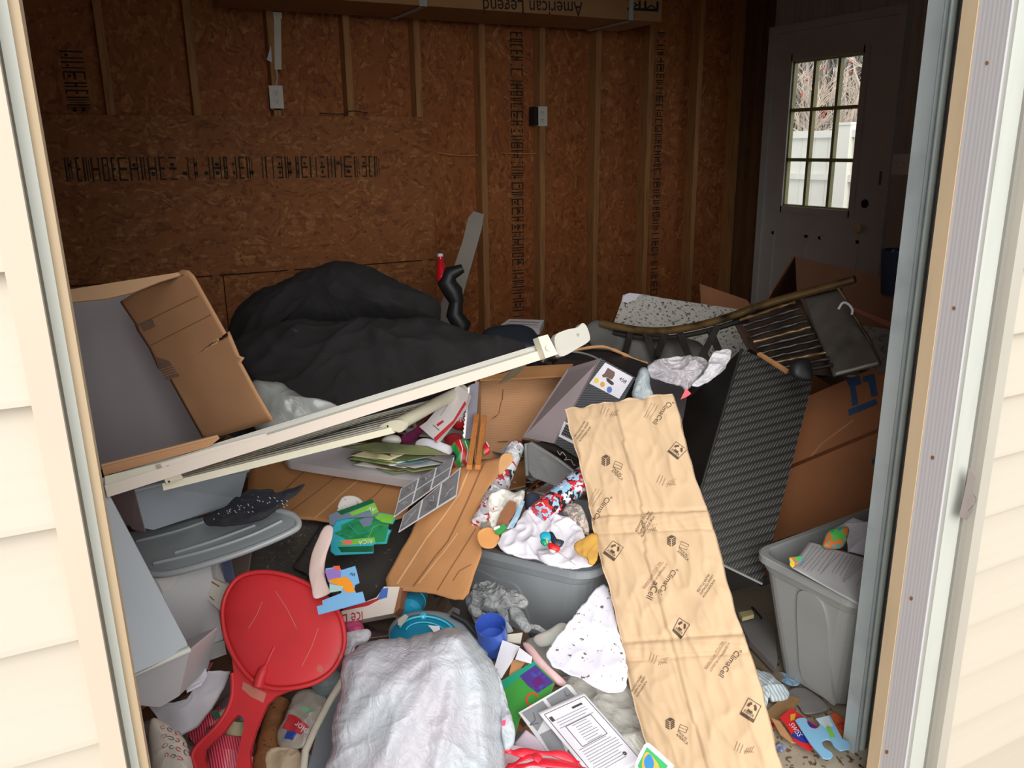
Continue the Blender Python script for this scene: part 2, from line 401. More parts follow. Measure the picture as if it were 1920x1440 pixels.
# ---- exterior door in the right wall
DOORM = M('door_paint', (206, 206, 202), .5, .05, 5, .04)
px_ = XR
db = MB(); gy0, gy1, gz0, gz1 = 3.745, 4.335, .985, 1.93    # glazed opening
x0, x1 = px_-.004, px_+.036
db.bx(x0, x1, DY0, gy0, .02, DZ, DOORM); db.bx(x0, x1, gy1, DY1, .02, DZ, DOORM); db.bx(x0, x1, gy0, gy1, .02, gz0, DOORM); db.bx(x0, x1, gy0, gy1, gz1, DZ, DOORM)
for (y0, y1) in ((3.66, 3.98), (4.08, 4.40)):
    for (z0, z1) in ((.2, .82),):
        for q in ((y0, y1, z0, z0+.02), (y0, y1, z1-.02, z1), (y0, y0+.02, z0, z1), (y1-.02, y1, z0, z1)): db.bx(x0-.008, x0+.001, *q, DOORM)
door = build(db, 'door_1', None, Vector((0, 0, 0))); door['kind'] = 'structure'
fr = MB(); fm = DOORM
fr.bx(px_-.02, px_+.05, DY0-.05, DY0-.0005, 0, DZ+.05, fm); fr.bx(px_-.02, px_+.05, DY1+.0005, DY1+.05, 0, DZ+.05, fm); fr.bx(px_-.02, px_+.05, DY0-.0005, DY1+.0005, DZ+.001, DZ+.05, fm)
struct(fr, 'trim_30')
wf = MB(); GM = M('door_grille_paint', (170, 168, 120), .5, .05, 5, 0)
for q in ((gy0-.03, gy0+.012, gz0-.03, gz1+.03), (gy1-.012, gy1+.03, gz0-.03, gz1+.03)): wf.bx(x0-.014, x0+.02, *q, DOORM)
for q in ((gy0, gy1, gz0-.03, gz0+.012), (gy0, gy1, gz1-.012, gz1+.03)): wf.bx(x0-.014, x0+.02, *q, DOORM)
for k in (1, 2):
    y = gy0+(gy1-gy0)*k/3; wf.bx(x0+.0, x0+.03, y-.011, y+.011, gz0, gz1, GM)
    z = gz0+(gz1-gz0)*k/3; wf.bx(x0+.001, x0+.029, gy0, gy1, z-.011, z+.011, GM)
for q in ((gy0+.012, gy0+.024, gz0, gz1), (gy1-.024, gy1-.012, gz0, gz1), (gy0, gy1, gz0+.012, gz0+.024), (gy0, gy1, gz1-.024, gz1-.012)): wf.bx(x0+.001, x0+.03, *q, GM)
w = struct(wf, 'window_frame', door)
gm, gnt, gb, _ = base('door_glass'); gb.inputs['Base Color'].default_value = (1, 1, 1, 1); gb.inputs['Roughness'].default_value = .02; gb.inputs['Transmission Weight'].default_value = 1; gb.inputs['IOR'].default_value = 1.0; gb.inputs['Specular IOR Level'].default_value = .2
struct(MB().bx(x0+.014, x0+.016, gy0+.005, gy1-.005, gz0+.005, gz1-.005, gm), 'glass_panes', door)
BR = M('bright_brass', (232, 230, 214), .2, .02, 5, 0, metal=.6)
k = MB(); kc = on(1622, 427, 0, x0); k.lathe(kc, (-1, 0, 0), [(0.001, .0), (.030, .001), (.030, .006), (.012, .01), (.012, .035), (.026, .045), (.030, .058), (.024, .07), (.001, .074)], BR)
struct(k, 'knob', door)
k = MB(); kc = on(1622, 382, 0, x0); k.lathe(kc, (-1, 0, 0), [(.001, .001), (.027, .001), (.027, .004), (.020, .004), (.018, .001), (.001, .0012)], BLACK, mats=[BLACK]*5); struct(k, 'deadbolt_hole', door)
k = MB(); k.bx(x0-.003, x0, DY0+.002, DY0+.03, 1.16, 1.24, M('strike_metal', (120, 118, 110), .4, .1, 9, 0, metal=.8)); struct(k, 'latch_plate', door)
# ---- front wall (siding, trims, jambs) - built at its real depth, slight lean like the photo
YL, YR = .88, .95
def siding(mb, pA, pB, Y, z0, z1, step, lean=0):
    z = z0
    while z < z1:
        a0 = pA; a1, a2 = [pB+lean*(1.3-q)/.9 for q in (z, z+step)]
        o = Vector((a0, Y, z)); w = a1-a0
        mb.add([(a0, Y-.021, z), (a1, Y-.021, z), (a1, Y-.0205, z+step*.05), (a0, Y-.0205, z+step*.05), (a2, Y, z+step), (a0, Y, z+step), (a0, Y+.004, z), (a1, Y+.004, z)],
               [(0, 1, 2, 3), (3, 2, 4, 5), (1, 0, 6, 7)], VINYL)
        z += step
b = MB(); siding(b, -1.4, -.042, YL, 1.167-.124*10+.008, 2.7, .124); b.bx(-1.4, -.063, YL+.004, YL+.06, -.1, 2.75, VINYL)
b.bx(-1.4, -.02, YL+.06, 1.05, -.1, 2.75, VINYL)
struct(b, 'wall_front_left')
def lstrip(r0t, r1t, r0b, r1b, Y, dp, m, name):
    # edges given as x/Y at eye height and near the floor: a jamb slightly out of plumb
    def X(r_t, r_b, z): return (r_t+(r_b-r_t)*(1.3-z)/.9)*Y
    zt, zb = 2.3, -.05; mb = MB(); k = (1.3-zt)/.9
    pts = [Vector((X(r0t, r0b, zb), Y, zb)), Vector((X(r1t, r1b, zb), Y, zb)), Vector((X(r1t, r1b, zt), Y, zt)), Vector((X(r0t, r0b, zt), Y, zt))]
    mb.prism(pts, Vector((0, dp, 0)), m); struct(mb, name)
lstrip(-.0738, -.0445, -.0530, -.0325, YL-.024, .04, TRIM, 'trim_40')
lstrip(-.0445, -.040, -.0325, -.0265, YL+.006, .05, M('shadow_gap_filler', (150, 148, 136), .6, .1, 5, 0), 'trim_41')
lstrip(-.0405, -.0295, -.027, -.019, YL+.002, .06, PAINT, 'trim_42')
lstrip(-.0295, -.0195, -.019, -.0085, YL+.012, .12, BEIGE, 'trim_43')
# right side
b = MB(); siding(b, 1.518, 3.2, YR, 1.054-.124*8, 2.75, .124); b.bx(1.518, 3.2, YR+.004, YR+.06, -.1, 2.75, VINYL); b.bx(1.475, 4.42, YR+.06, 1.06, -.1, 2.75, VINYL)
b.bx(3.2, 4.42, YR, 1.06, -.1, 2.75, VINYL)
struct(b, 'wall_front_right')
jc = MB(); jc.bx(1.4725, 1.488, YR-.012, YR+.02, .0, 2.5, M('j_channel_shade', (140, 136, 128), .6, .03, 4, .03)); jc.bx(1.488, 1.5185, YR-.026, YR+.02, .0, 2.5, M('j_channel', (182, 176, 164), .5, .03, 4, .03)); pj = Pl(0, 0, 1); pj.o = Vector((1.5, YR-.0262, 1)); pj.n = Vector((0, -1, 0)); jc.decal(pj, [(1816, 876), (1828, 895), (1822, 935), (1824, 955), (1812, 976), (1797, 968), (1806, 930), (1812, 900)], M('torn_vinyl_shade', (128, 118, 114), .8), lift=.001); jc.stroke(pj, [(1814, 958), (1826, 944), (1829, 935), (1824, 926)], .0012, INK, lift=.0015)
struct(jc, 'trim_44')
jc = MB(); jc.bx(1.4165, 1.4725, YR-.006, YR+.05, -.02, 2.3, PAINT); jc.bx(1.4165, 1.424, YR-.012, YR-.006, -.02, 2.3, PAINT); struct(jc, 'trim_45')
jc = MB(); jc.bx(1.411, 1.4164, YR-.004, 1.004, -.02, 2.3, WPAINT)
nm = M('rust_spot', (140, 90, 50), .9, .3, 80, 0)
pj = Pl(0, 0, 1); pj.o = Vector((1.411, .98, 1)); pj.n = Vector((-1, 0, 0))
for q in ((1851, 118), (1789, 578), (1749, 858), (1709, 1122), (1663, 1410)): jc.decal(pj, ell(q[0], q[1], 3.2, 4, 0, 12), nm)
struct(jc, 'trim_46')
jc = MB(); jc.bx(1.4085, 1.42, 1.0045, 1.034, -.02, 2.3, BEIGE); struct(jc, 'trim_47')
jc = MB(); jc.bx(1.44, 1.5, 1.0345, 1.06, 0, 2.3, M('dark_gap_wood', (96, 92, 88), .8, .1, 5, .1)); struct(jc, 'trim_48')
# torn vinyl flap on the channel
# header above the opening
b = MB().bx(-1.4, 4.42, YR, 1.06, 2.3, 2.75, VINYL); struct(b, 'wall_front_header')
# steel track of the door
tr = thing('door_track', 'galvanised steel vertical door track with punched holes inside the right jamb', 'track', (1.51, 1.14, 0))
HOLE = M('track_hole', (40, 44, 48), .8, 0, 5, 0)
t = MB(); t.bx(1.523, 1.5575, 1.139, 1.1415, .0, 2.25, STEEL)
pt = Pl(0, 0, 1); pt.o = Vector((1.54, 1.139, 1)); pt.n = Vector((0, -1, 0))
HL = [(1778, 50), (1774, 82), (1722, 620), (1718, 640), (1709, 680), (1706, 700), (1699, 785), (1684, 890), (1681, 906), (1631, 1302), (1628, 1322)]
for q in HL: 
    c = pt.hit(*q); c.x = 1.536; t.lathe(c+Vector((0, -.0006, 0)), (0, -1, 0), [(.0001, 0), (.0035, 0)], HOLE, 12)
c = pt.hit(1773, 178); t.bx(1.533, 1.5395, 1.1382, 1.1388, c.z-.025, c.z+.02, HOLE)
build(t, 'mounting_flange', tr)
t = MB(); t.tube([(1.508, 1.128, 0), (1.508, 1.128, 2.25)], .010, M('steel_highlight', (206, 214, 208), .35, .08, 9, 0, metal=.1), 20); t.tube([(1.488, 1.128, 0), (1.488, 1.128, 2.25)], .008, STEEL, 16); t.bx(1.497, 1.524, 1.139, 1.1415, 0, 2.25, STEEL); t.bx(1.475, 1.478, 1.12, 1.155, 0, 2.25, STEEL); build(t, 'roller_channel', tr)  # front roll in paler steel: the ridge highlight is painted into its colour
# ---- outside the door: vinyl fence, bare thicket
FV = M('fence_vinyl', (236, 236, 226), .45, .03, 5, .03)
XF = 5.9; zt = on(1500, 246, 0, XF).z; yp = on(1590, 250, 0, XF).y
fc = thing('vinyl_fence', 'white vinyl privacy fence with capped post seen through the door window', 'fence', (XF, yp, -.12))
f = MB().bx(XF, XF+.03, yp+.065, yp+4.5, -.12, zt-.05, FV); f.bx(XF, XF+.03, yp-3.4, yp-.065, -.12, zt-.05, FV)
for y in np.arange(yp+.2, yp+4.5, .15): f.bx(XF-.002, XF, float(y), float(y)+.006, 0, zt-.05, M('fence_groove', (222, 221, 212), .5, 0, 5, 0))
build(f, 'panel', fc)
zr = on(1500, 325, 0, XF).z
for z_ in (zt, zr):
    f = MB().bx(XF-.025, XF+.055, yp+.065, yp+4.5, z_-.06 if z_ == zt else z_-.05, z_, FV); f.bx(XF-.025, XF+.055, yp-3.4, yp-.065, z_-.06, z_, FV); build(f, 'rail', fc)
f = MB().bx(XF-.05, XF+.08, yp-.064, yp+.064, -.12, zt+.04, FV); build(f, 'post', fc)
f = MB(); f.box((XF-.06, yp-.074, zt+.04), (.15, 0, 0), (0, .148, 0), (0, 0, .02), FV); build(f, 'post_cap', fc)
TW = M('bare_twig_bark', (206, 192, 176), .9, .2, 9, 0); TW2 = M('red_leaf_bud', (176, 92, 84), .8, .1, 9, 0); TW3 = M('far_brush', (146, 140, 134), .95, .15, 4, 0)
def tree(x, y, seed, name, label):
    rr = random.Random(seed); mb = MB(); bud = MB()
    def br(p, d, L, r, k):
        q = p+d*L*.5+Vector((rr.uniform(-1, 1), rr.uniform(-1, 1), rr.uniform(-.3, .6)))*L*.08; e = p+d*L; mb.tube([p, q, e], [r, r*.8, r*.6], TW, 5, False)
        if k <= 1 and rr.random() < .05: mb.lathe(e, d, [(.001, 0), (.02, .015), (.001, .045)], TW2, 5)
        if k == 0: return
        for _ in range(3 if k > 1 else 2):
            nd = (d+Vector((rr.uniform(-1, 1), rr.uniform(-1, 1), rr.uniform(-.5, .8)))*.75).normalized(); br(p+d*L*rr.uniform(.45, 1), nd, L*rr.uniform(.6, .8), r*.62, k-1)
    br(Vector((x, y, -.12)), Vector((rr.uniform(-.15, .15), rr.uniform(-.15, .15), 1)).normalized(), 1.1, .045, 6)
    t = thing(name, label, 'tree', (x, y, -.12), 'bare trees beyond the fence'); build(mb, 'branches', t)
for i, (x, y) in enumerate(((7.0, 6.0), (7.6, 8.0), (8.9, 5.9))): tree(x, y, 11+i, 'bare_tree', 'bare branching tree with reddish buds behind the white fence')
bk = MB(); rr = random.Random(5)
for i in range(1400):
    y = rr.uniform(3.0, 12); x = 10.4+rr.uniform(0, 1.4); h = rr.uniform(1.6, 4.6); bk.tube([(x, y, -.12), (x+rr.uniform(-.2, .2), y+rr.uniform(-.3, .3), h*.5), (x+rr.uniform(-.4, .4), y+rr.uniform(-.7, .7), h)], [.05, .035, .012], TW3, 4, False)
o = build(bk, 'brush_thicket'); tag(o, 'grey brown tangle of bare brush far beyond the fence', 'brush', kind='stuff')
# ---- world and light
wd = D.worlds.new('overcast'); SC.world = wd; wd.use_nodes = True; wn = wd.node_tree; bg = wn.nodes['Background']
tc = wn.nodes.new('ShaderNodeTexCoord'); sp = wn.nodes.new('ShaderNodeSeparateXYZ'); wn.links.new(tc.outputs['Generated'], sp.inputs[0])
cr = wn.nodes.new('ShaderNodeValToRGB'); cr.color_ramp.elements[0].position = .0; cr.color_ramp.elements[0].color = (.62, .66, .70, 1); cr.color_ramp.elements[1].position = .9; cr.color_ramp.elements[1].color = (1, .99, .97, 1)
wn.links.new(sp.outputs[2], cr.inputs[0]); wn.links.new(cr.outputs[0], bg.inputs[0]); bg.inputs[1].default_value = .6
sl = D.lights.new('hazy_sun', 'SUN'); sl.energy = 1.6; sl.angle = math.radians(55); sl.color = (1, .985, .96); so = D.objects.new('hazy_sun', sl); COL.objects.link(so); so.rotation_euler = Vector((.42, 1, -.44)).to_track_quat('-Z', 'Y').to_euler()
SC.view_settings.view_transform = 'Standard'; SC.view_settings.look = 'None'; SC.view_settings.gamma = 1; SC.view_settings.use_curve_mapping = False
SC.view_settings.exposure = 1.14
# ------------------------------------------------------------------ the heap under everything
_d = []; 
for y in range(480, 1441, 20):
    p = T(960, y, ts(y)); _d.append((p.x*math.sin(YAW)+p.y*math.cos(YAW), p.z))
_d.sort()
def sm(a, b, x): x = min(1, max(0, (x-a)/(b-a))); return x*x*(3-2*x)
def heap(x, y):
    d = x*math.sin(YAW)+y*math.cos(YAW); l = x*math.cos(YAW)-y*math.sin(YAW)
    z = float(np.interp(d, [a for a, _ in _d], [b for _, b in _d]))
    z = min(z, .6)-.3*sm(3.2, 4.6, d)
    f = 1-sm(.42, .62, l)*(1-sm(2.3, 3.1, d))
    z = z*f*sm(1.08, 1.22, y)*sm(0, .25, 4.7-y)-.075
    q = Vector((x, y, 0)); z += (noise.noise(q*6)*.035+noise.noise(q*15)*.015)*f*sm(1.3, 1.9, d)
    return max(.001, z)
hm = m_cells('debris_mix', [(120, 100, 84), (150, 140, 130), (84, 78, 76), (140, 104, 74), (170, 164, 160), (66, 62, 64), (128, 92, 66), (110, 112, 118), (176, 150, 120)], 9, .8, .6)
mb = MB(); NX, NY = 110, 100; vs = []
for j in range(NY+1):
    for i in range(NX+1):
        x = -.9+5.1*i/NX; y = 1.09+3.63*j/NY; vs.append((x, y, heap(x, y)))
fs = [(j*(NX+1)+i, j*(NX+1)+i+1, (j+1)*(NX+1)+i+1, (j+1)*(NX+1)+i) for j in range(NY) for i in range(NX) if max(vs[j*(NX+1)+i][2], vs[(j+1)*(NX+1)+i+1][2]) > .0015]
mb.add(vs, fs, hm)
rr = random.Random(21)
SCR = [WHITE, PAPG, CARD, CARDD, M('scrap_grey', (120, 120, 124), .8), M('scrap_dark', (58, 54, 56), .8), M('scrap_cream', (208, 196, 168), .8), M('scrap_brown', (110, 78, 56), .8), M('scrap_pinkish', (196, 168, 168), .8), M('scrap_slate', (88, 98, 108), .7)]
for i in range(1500):
    x = rr.uniform(-.5, 3.2); y = 1.15+2.6*rr.random()**1.4; z = heap(x, y)
    if z < .01: continue
    c = Vector((x, y, z+.008)); nn = Vector((rr.gauss(0, .45), rr.gauss(0, .45), 1)).normalized(); u = nn.orthogonal().normalized(); u.rotate(Matrix.Rotation(rr.uniform(0, 6.3), 3, nn)); v = nn.cross(u)
    a, b_ = rr.uniform(.02, .09), rr.uniform(.015, .05); k = rr.choice(SCR)
    if rr.random() < .7: mb.prism([c-u*a-v*b_, c+u*a*rr.uniform(.6, 1)-v*b_, c+u*a+v*b_*rr.uniform(.5, 1.2), c+v*b_*1.2, c-u*a*rr.uniform(.5, 1)+v*b_], -nn*.0015, k)
    else: mb.box(c-u*a/2-v*b_/2-nn*.01, u*a, v*b_, nn*rr.uniform(.01, .03), k)
o = build(mb, 'debris_heap'); tag(o, 'mixed heap of scraps, torn paper and junk covering the shed floor', 'debris', kind='stuff')
# grit on the bare concrete at the threshold
mb = MB(); gm_ = M('dry_leaf_bits', (120, 92, 62), .9, .3, 60, 0)
for i in range(420):
    p = on(rr.uniform(1400, 1625), rr.uniform(1235, 1440), 2, 0); a = rr.uniform(0, 6.3); L = rr.uniform(.003, .012)
    if p.y < 1.075: continue
    u = Vector((math.cos(a), math.sin(a), 0)); v = Vector((-u.y, u.x, 0)); mb.box(p-u*L/2+ZV*.0005, u*L, v*L*rr.uniform(.15, .6), ZV*.0015, gm_)
o = build(mb, 'leaf_litter'); tag(o, 'crumbled dry leaves and grit on the bare concrete beside the right jamb', 'debris', kind='stuff')
# ------------------------------------------------------------------ wall fittings
def outlet(c, name, label, box_dark, fittings_tag):
    t = thing(name, label, 'outlet', c)
    pw = M('outlet_white', (226, 220, 208), .4, .03, 5, 0); dk = INKB
    mb = MB()
    if box_dark: mb.bx(c.x-.062, c.x-.036, c.y-.02, c.y+.05, c.z-.055, c.z+.055, BLACK); mb.bx(c.x-.036, c.x+.03, c.y+.0, c.y+.05, c.z-.05, c.z+.05, BLACK)
    else: mb.bx(c.x-.03, c.x+.034, c.y+.001, c.y+.05, c.z-.065, c.z+.05, M('box_steel', (110, 100, 84), .6, .2, 20, 0))
    build(mb, 'junction_box', t)
    mb = MB(); mb.bx(c.x-.036, c.x+.036, c.y-.006, c.y-.0005, c.z-.058, c.z+.058, pw); cp_ = build(mb, 'cover_plate', t)
    for dz in (.022, -.022):
        mb = MB(); pl = Pl(0, 0, 1); pl.o = Vector((c.x, c.y-.007, c.z)); pl.n = Vector((0, -1, 0)); cc = Vector((c.x, c.y-.0065, c.z+dz))
        mb.lathe(cc, (0, -1, 0), [(.018, 0), (.017, .002), (.0001, .0022)], pw, 20)
        for dx in (-.006, .006): mb.bx(cc.x+dx-.0012, cc.x+dx+.0012, cc.y-.0032, cc.y-.002, cc.z-.002, cc.z+.007, dk)
        mb.bx(cc.x-.002, cc.x+.002, cc.y-.0032, cc.y-.002, cc.z-.011, cc.z-.006, dk); build(mb, 'receptacle', cp_)
    return t
c1 = on(518, 182, 1, 4.75); c1.x -= .0; outlet(c1, 'wall_outlet', 'white duplex outlet below the white conduit strip above the OSB ledge', False, 0)
c2 = on(1016, 218, 1, 4.75); outlet(c2, 'wall_outlet', 'white duplex outlet with black junction box on a bare stud', True, 0)
mb = MB(); a = on(521, 30, 1, 4.74); b_ = on(518, 130, 1, 4.745); mb.box(a+Vector((-.02, 0, 0)), (.036, 0, 0), (0, .012, 0), b_-a+Vector((.012, 0, 0)), M('conduit_cream', (226, 216, 198), .5, .05, 8, 0))
mb.box(a+Vector((-.024, -.004, -.012)), (.044, 0, 0), (0, .02, 0), (0, 0, .03), MC['conduit_cream']); o = build(mb, 'conduit_strip'); tag(o, 'slim cream conduit strip running down to the left wall outlet', 'conduit')
o = sheet('paper_tag', 'small torn white paper tag stapled beside the cream conduit strip', 'paper tag', [(508, 85), (500, 112), (510, 117)], WHITE, n=Vector((0, -1, 0)), t=(on(506, 105, 1, 4.748)-CAM).dot(FW), th=.001)
WIRE = M('wire_yellow', (206, 150, 90), .5, .05, 5, 0)
mb = MB(); W_ = [on(*q, 1, 4.80) for q in spl([(1012, 240), (1011, 280), (1000, 288), (940, 287)], 5, False)]; mb.tube(W_, .004, WIRE, 6); mb.tube([on(*q, 1, 4.805) for q in spl([(912, 288), (880, 292), (845, 290), (820, 286)], 5, False)], .004, WIRE, 6)
o = build(mb, 'electrical_cable'); tag(o, 'thin yellow electrical cable looping between studs below the right outlet', 'cable')
mb = MB(); mb.tube([on(*q, 1, 4.75) for q in spl([(690, 212), (660, 208), (640, 214), (600, 212)], 5, False)], .003, INKB, 6); mb.tube([on(*q, 1, 4.746) for q in spl([(518, 130), (520, 145), (517, 160)], 5, False)], .0025, WHITE, 6)
o = build(mb, 'loose_cable'); tag(o, 'thin dark cable lying on the OSB ledge right of the left outlet', 'cable')
c = on(1690, 308, 0, XR); sw = thing('light_switch', 'double light switch plate on the dark wall beside the door', 'switch', c)
mb = MB().bx(XR-.006, XR-.0005, c.y-.058, c.y+.058, c.z-.058, c.z+.058, M('switch_plate', (234, 232, 226), .5, .04, 5, 0)); sp_ = build(mb, 'cover_plate', sw)
for dy in (-.024, .024): build(MB().bx(XR-.014, XR-.0062, c.y+dy-.005, c.y+dy+.005, c.z-.004, c.z+.014, M('switch_toggle', (216, 214, 206), .4, .02, 5, 0)), 'toggle', sp_)
# ------------------------------------------------------------------ overhead box
t = thing('long_cardboard_box', 'long brown cardboard box lying overhead with upside-down printing', 'box', (1.9, 4.2, 2.08))
OB = M('overhead_cardboard', (176, 132, 88), .9, .08, 6, .1)
po = Pl(0, 0, 1); po.o = Vector((0, 4.25, 0)); po.n = Vector((0, -1, 0))
b0 = on(430, 2, 1, 4.25); b1 = on(1240, 46, 1, 4.25); b0.z = b1.z = 2.09
mb = MB().box(b0, b1-b0, (0, .44, 0), (0, 0, .3), OB)
mb.text('American Legend', po, (1092, 4), (905, -2), INKB, asp=1.2); mb.text('MK', po, (1238, 3), (1176, 0), INKB, asp=.42)
mb.decal(po, [(1176, 14), (1234, 17), (1234, 22), (1176, 19)], INKB)
oc_ = build(mb, 'carton', t)
mb = MB(); g = on(795, 20, 1, 4.24); mb.bx(g.x-.02, g.x+.02, 4.245, 4.2495, 2.085, 2.2, M('packing_tape', (206, 196, 170), .3, .05, 5, 0)); build(mb, 'tape', oc_)
for x_ in (g.x, 2.95):
    for y_ in (4.244, 4.692): build(MB().bx(x_-.014, x_+.014, y_, y_+.003, 2.082, 2.56, STEEL), 'hanging_strap', t)
    build(MB().bx(x_-.014, x_+.014, 4.244, 4.695, 2.082, 2.086, STEEL), 'hanging_strap', t)
# ------------------------------------------------------------------ back of the heap
FAB = M('black_fabric', (35, 33, 33), .95, .25, 9, .6, c2=(23, 22, 22), spk=((56, 54, 54), 30, .70))
n0 = nrm(58)
t = thing('bean_bag', 'large slumped black fabric bag lying against the OSB wall', 'bag', T(640, 740, 2.9))
OUTB = spl([(432, 700), (436, 610), (470, 570), (530, 545), (590, 518), (645, 504), (700, 512), (760, 540), (800, 556), (826, 572), (824, 600), (812, 610), (740, 622), (600, 640), (480, 670)], 5)
mb = MB(); patch(mb, Pl(640, 600, 3.05, n0), OUTB, FAB, .22, 2.2, .014, 4, 34, 190, center=(640, 590), thick=.01, seed=2, crease=.03, under=.12); build(mb, 'upper_roll', t)
OUTB = spl([(430, 660), (480, 628), (560, 615), (700, 610), (812, 605), (860, 620), (905, 632), (950, 642), (985, 655), (960, 684), (880, 712), (780, 752), (600, 815), (500, 790), (440, 730)], 5)
mb = MB(); patch(mb, Pl(690, 720, 2.62, nrm(42)), OUTB, FAB, .12, 2.2, .012, 4, 36, 210, center=(670, 700), thick=.01, seed=5, crease=.034, under=.1); build(mb, 'lower_fold', t)
# sled plank, glove, funnel
o = sheet('grey_plank', 'long grey plank leaning upright against the OSB wall behind the black bag', 'plank', [(878, 408), (888, 396), (908, 402), (903, 430), (866, 560), (845, 640), (800, 640), (838, 540), (868, 450)], M('plank_grey', (148, 140, 130), .7, .1, 5, .1), t=4.3, n=nrm(75), th=.03)
mb = MB(); pl = Pl(850, 560, 3.85, nrm(80)); 
for pts, r in (([(868, 503), (845, 512), (838, 530), (850, 548), (858, 570)], [.02, .035, .045, .045, .03]), ([(856, 560), (852, 590), (866, 610), (862, 628)], [.03, .04, .045, .03])):
    mb.tube([pl.hit(*q) for q in pts], r, BLACK, 12)
o = build(mb, 'work_glove'); tag(o, 'crumpled black strap bundle hanging on the leaning grey plank', 'strap')
t = thing('red_bottle', 'small red bottle with narrow neck beside the leaning grey plank', 'bottle', T(828, 530, 3.85))
a = T(829, 527, 3.85); bq = T(826, 486, 3.85); mb = MB(); mb.lathe(a, bq-a, [(.001, 0), (.026, 0), (.028, .02), (.02, .07), (.012, .1), (.012, .118)], M('red_gloss', (206, 28, 40), .25, .05, 5, 0, coat=.5)); build(mb, 'body', t)
mb = MB(); mb.lathe(a, bq-a, [(.0135, .112), (.0135, .125), (.001, .126)], WHITE); build(mb, 'cap', t)
# dark tub and carton behind the rail
t = thing('dark_tub', 'dark blue lidded tub behind the end of the white rail', 'tub', T(960, 660, 3.3))
mb = MB(); pl = Pl(955, 640, 3.3, nrm(35)); patch(mb, pl, spl([(898, 650), (905, 626), (930, 616), (985, 615), (1008, 630), (1015, 665), (900, 668)], 4), M('navy_plastic', (38, 44, 54), .5, .1, 8, .1), .04, 4, .002, 9, 10, 80, under=.1); build(mb, 'lid', t)
o = sheet('folded_newspaper', 'folded printed papers behind the dark blue tub by the studs', 'papers', [(935, 612), (955, 598), (1020, 600), (1012, 616)], PAPG, t=3.6, th=.03, strokes=[([(955, 603), (1010, 605)], .006, CARDD), ([(948, 608), (1008, 610)], .004, INK)])
# ------------------------------------------------------------------ right rear
SPK = m_cells('dirt_speckle', [(150, 146, 138), (150, 146, 138), (96, 84, 70), (150, 146, 138), (120, 110, 96)], 70, .8, .1)
DIRTY = M('dirt_speckled_white', (190, 188, 180), .7, .08, 12, .05, spk=((84, 70, 54), 80, .56))
P4 = [(1168, 556), (1392, 585), (1420, 700), (1110, 650)]
t_ = 3.25
pl = Pl(1270, 610, t_, nrm(38))
o = sheet('speckled_panel', 'white panel covered in dark dirt specks behind the scorched curved rail', 'panel', [(1165, 566), (1168, 553), (1180, 549), (1200, 551), (1250, 560), (1385, 580), (1420, 640), (1350, 700), (1135, 650)], DIRTY, pl=pl, th=.03, dec=[([(1166, 566), (1169, 555), (1180, 550), (1200, 552), (1192, 562), (1176, 568)], WHITE)])
o = sheet('cardboard_flap_box', 'brown cardboard flap standing behind the speckled white panel', 'cardboard', [(1312, 532), (1400, 562), (1406, 570), (1408, 606), (1316, 600)], CARDD, t=3.55, n=nrm(70), th=.01)
t = thing('grey_storage_tub', 'grey translucent tub lying under the curved rail struts', 'tub', T(1180, 690, 3.0))
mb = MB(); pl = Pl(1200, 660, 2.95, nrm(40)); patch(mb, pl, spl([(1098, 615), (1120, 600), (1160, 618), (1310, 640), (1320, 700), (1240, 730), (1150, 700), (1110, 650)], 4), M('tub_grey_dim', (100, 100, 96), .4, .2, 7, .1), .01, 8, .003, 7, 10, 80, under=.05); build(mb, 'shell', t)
# open cardboard box far right
CB2 = M('far_box_cardboard', (150, 108, 84), .85, .08, 5, .08)
t = thing('open_cardboard_box', 'large open brown cardboard box in front of the exterior door', 'box', T(1500, 640, 3.3))
def panel(pts, ts_, th, mat, name, parent, dec=()):
    P = [T(*p, q) for p, q in zip(pts, ts_)]; k_ = len(P); pq_ = plane_pts(P[0], P[k_//3], P[(2*k_)//3]) if k_ > 3 else None
    if pq_: P = [pq_.hit(*p) for p in pts]
    n = (P[1]-P[0]).cross(P[2]-P[0]).normalized(); n = n if n.dot(CAM-P[0]) > 0 else -n
    mb = MB(); mb.prism(P, -n*th, mat)
    if dec:
        pl = Pl(0, 0, 1); pl.o = P[0]; pl.n = n
        for q, m_ in dec: mb.decal(pl, q, m_)
    return build(mb, name, parent)
panel([(1491, 481), (1720, 532), (1710, 640), (1496, 590)], [3.6, 3.0, 3.0, 3.6], .006, CB2, 'rear_panel', t)
panel([(1491, 481), (1450, 545), (1420, 600), (1496, 590)], [3.6, 3.35, 3.3, 3.6], .006, CARDD, 'side_panel', t)
panel([(1600, 575), (1690, 612), (1690, 625), (1600, 582)], [2.95, 2.8, 2.8, 2.95], .012, M('box_edge_reddish', (170, 104, 84), .8), 'front_flap', t)
o = sheet('grey_felt_panel', 'grey speckled felt-like panel beside the scorched sheet metal', 'panel', [(1618, 610), (1700, 622), (1700, 690), (1650, 690), (1622, 640)], M('felt_speckled', (150, 146, 140), .9, .1, 20, .2, spk=((110, 106, 100), 50, .55)), t=2.78, n=nrm(30), th=.02)
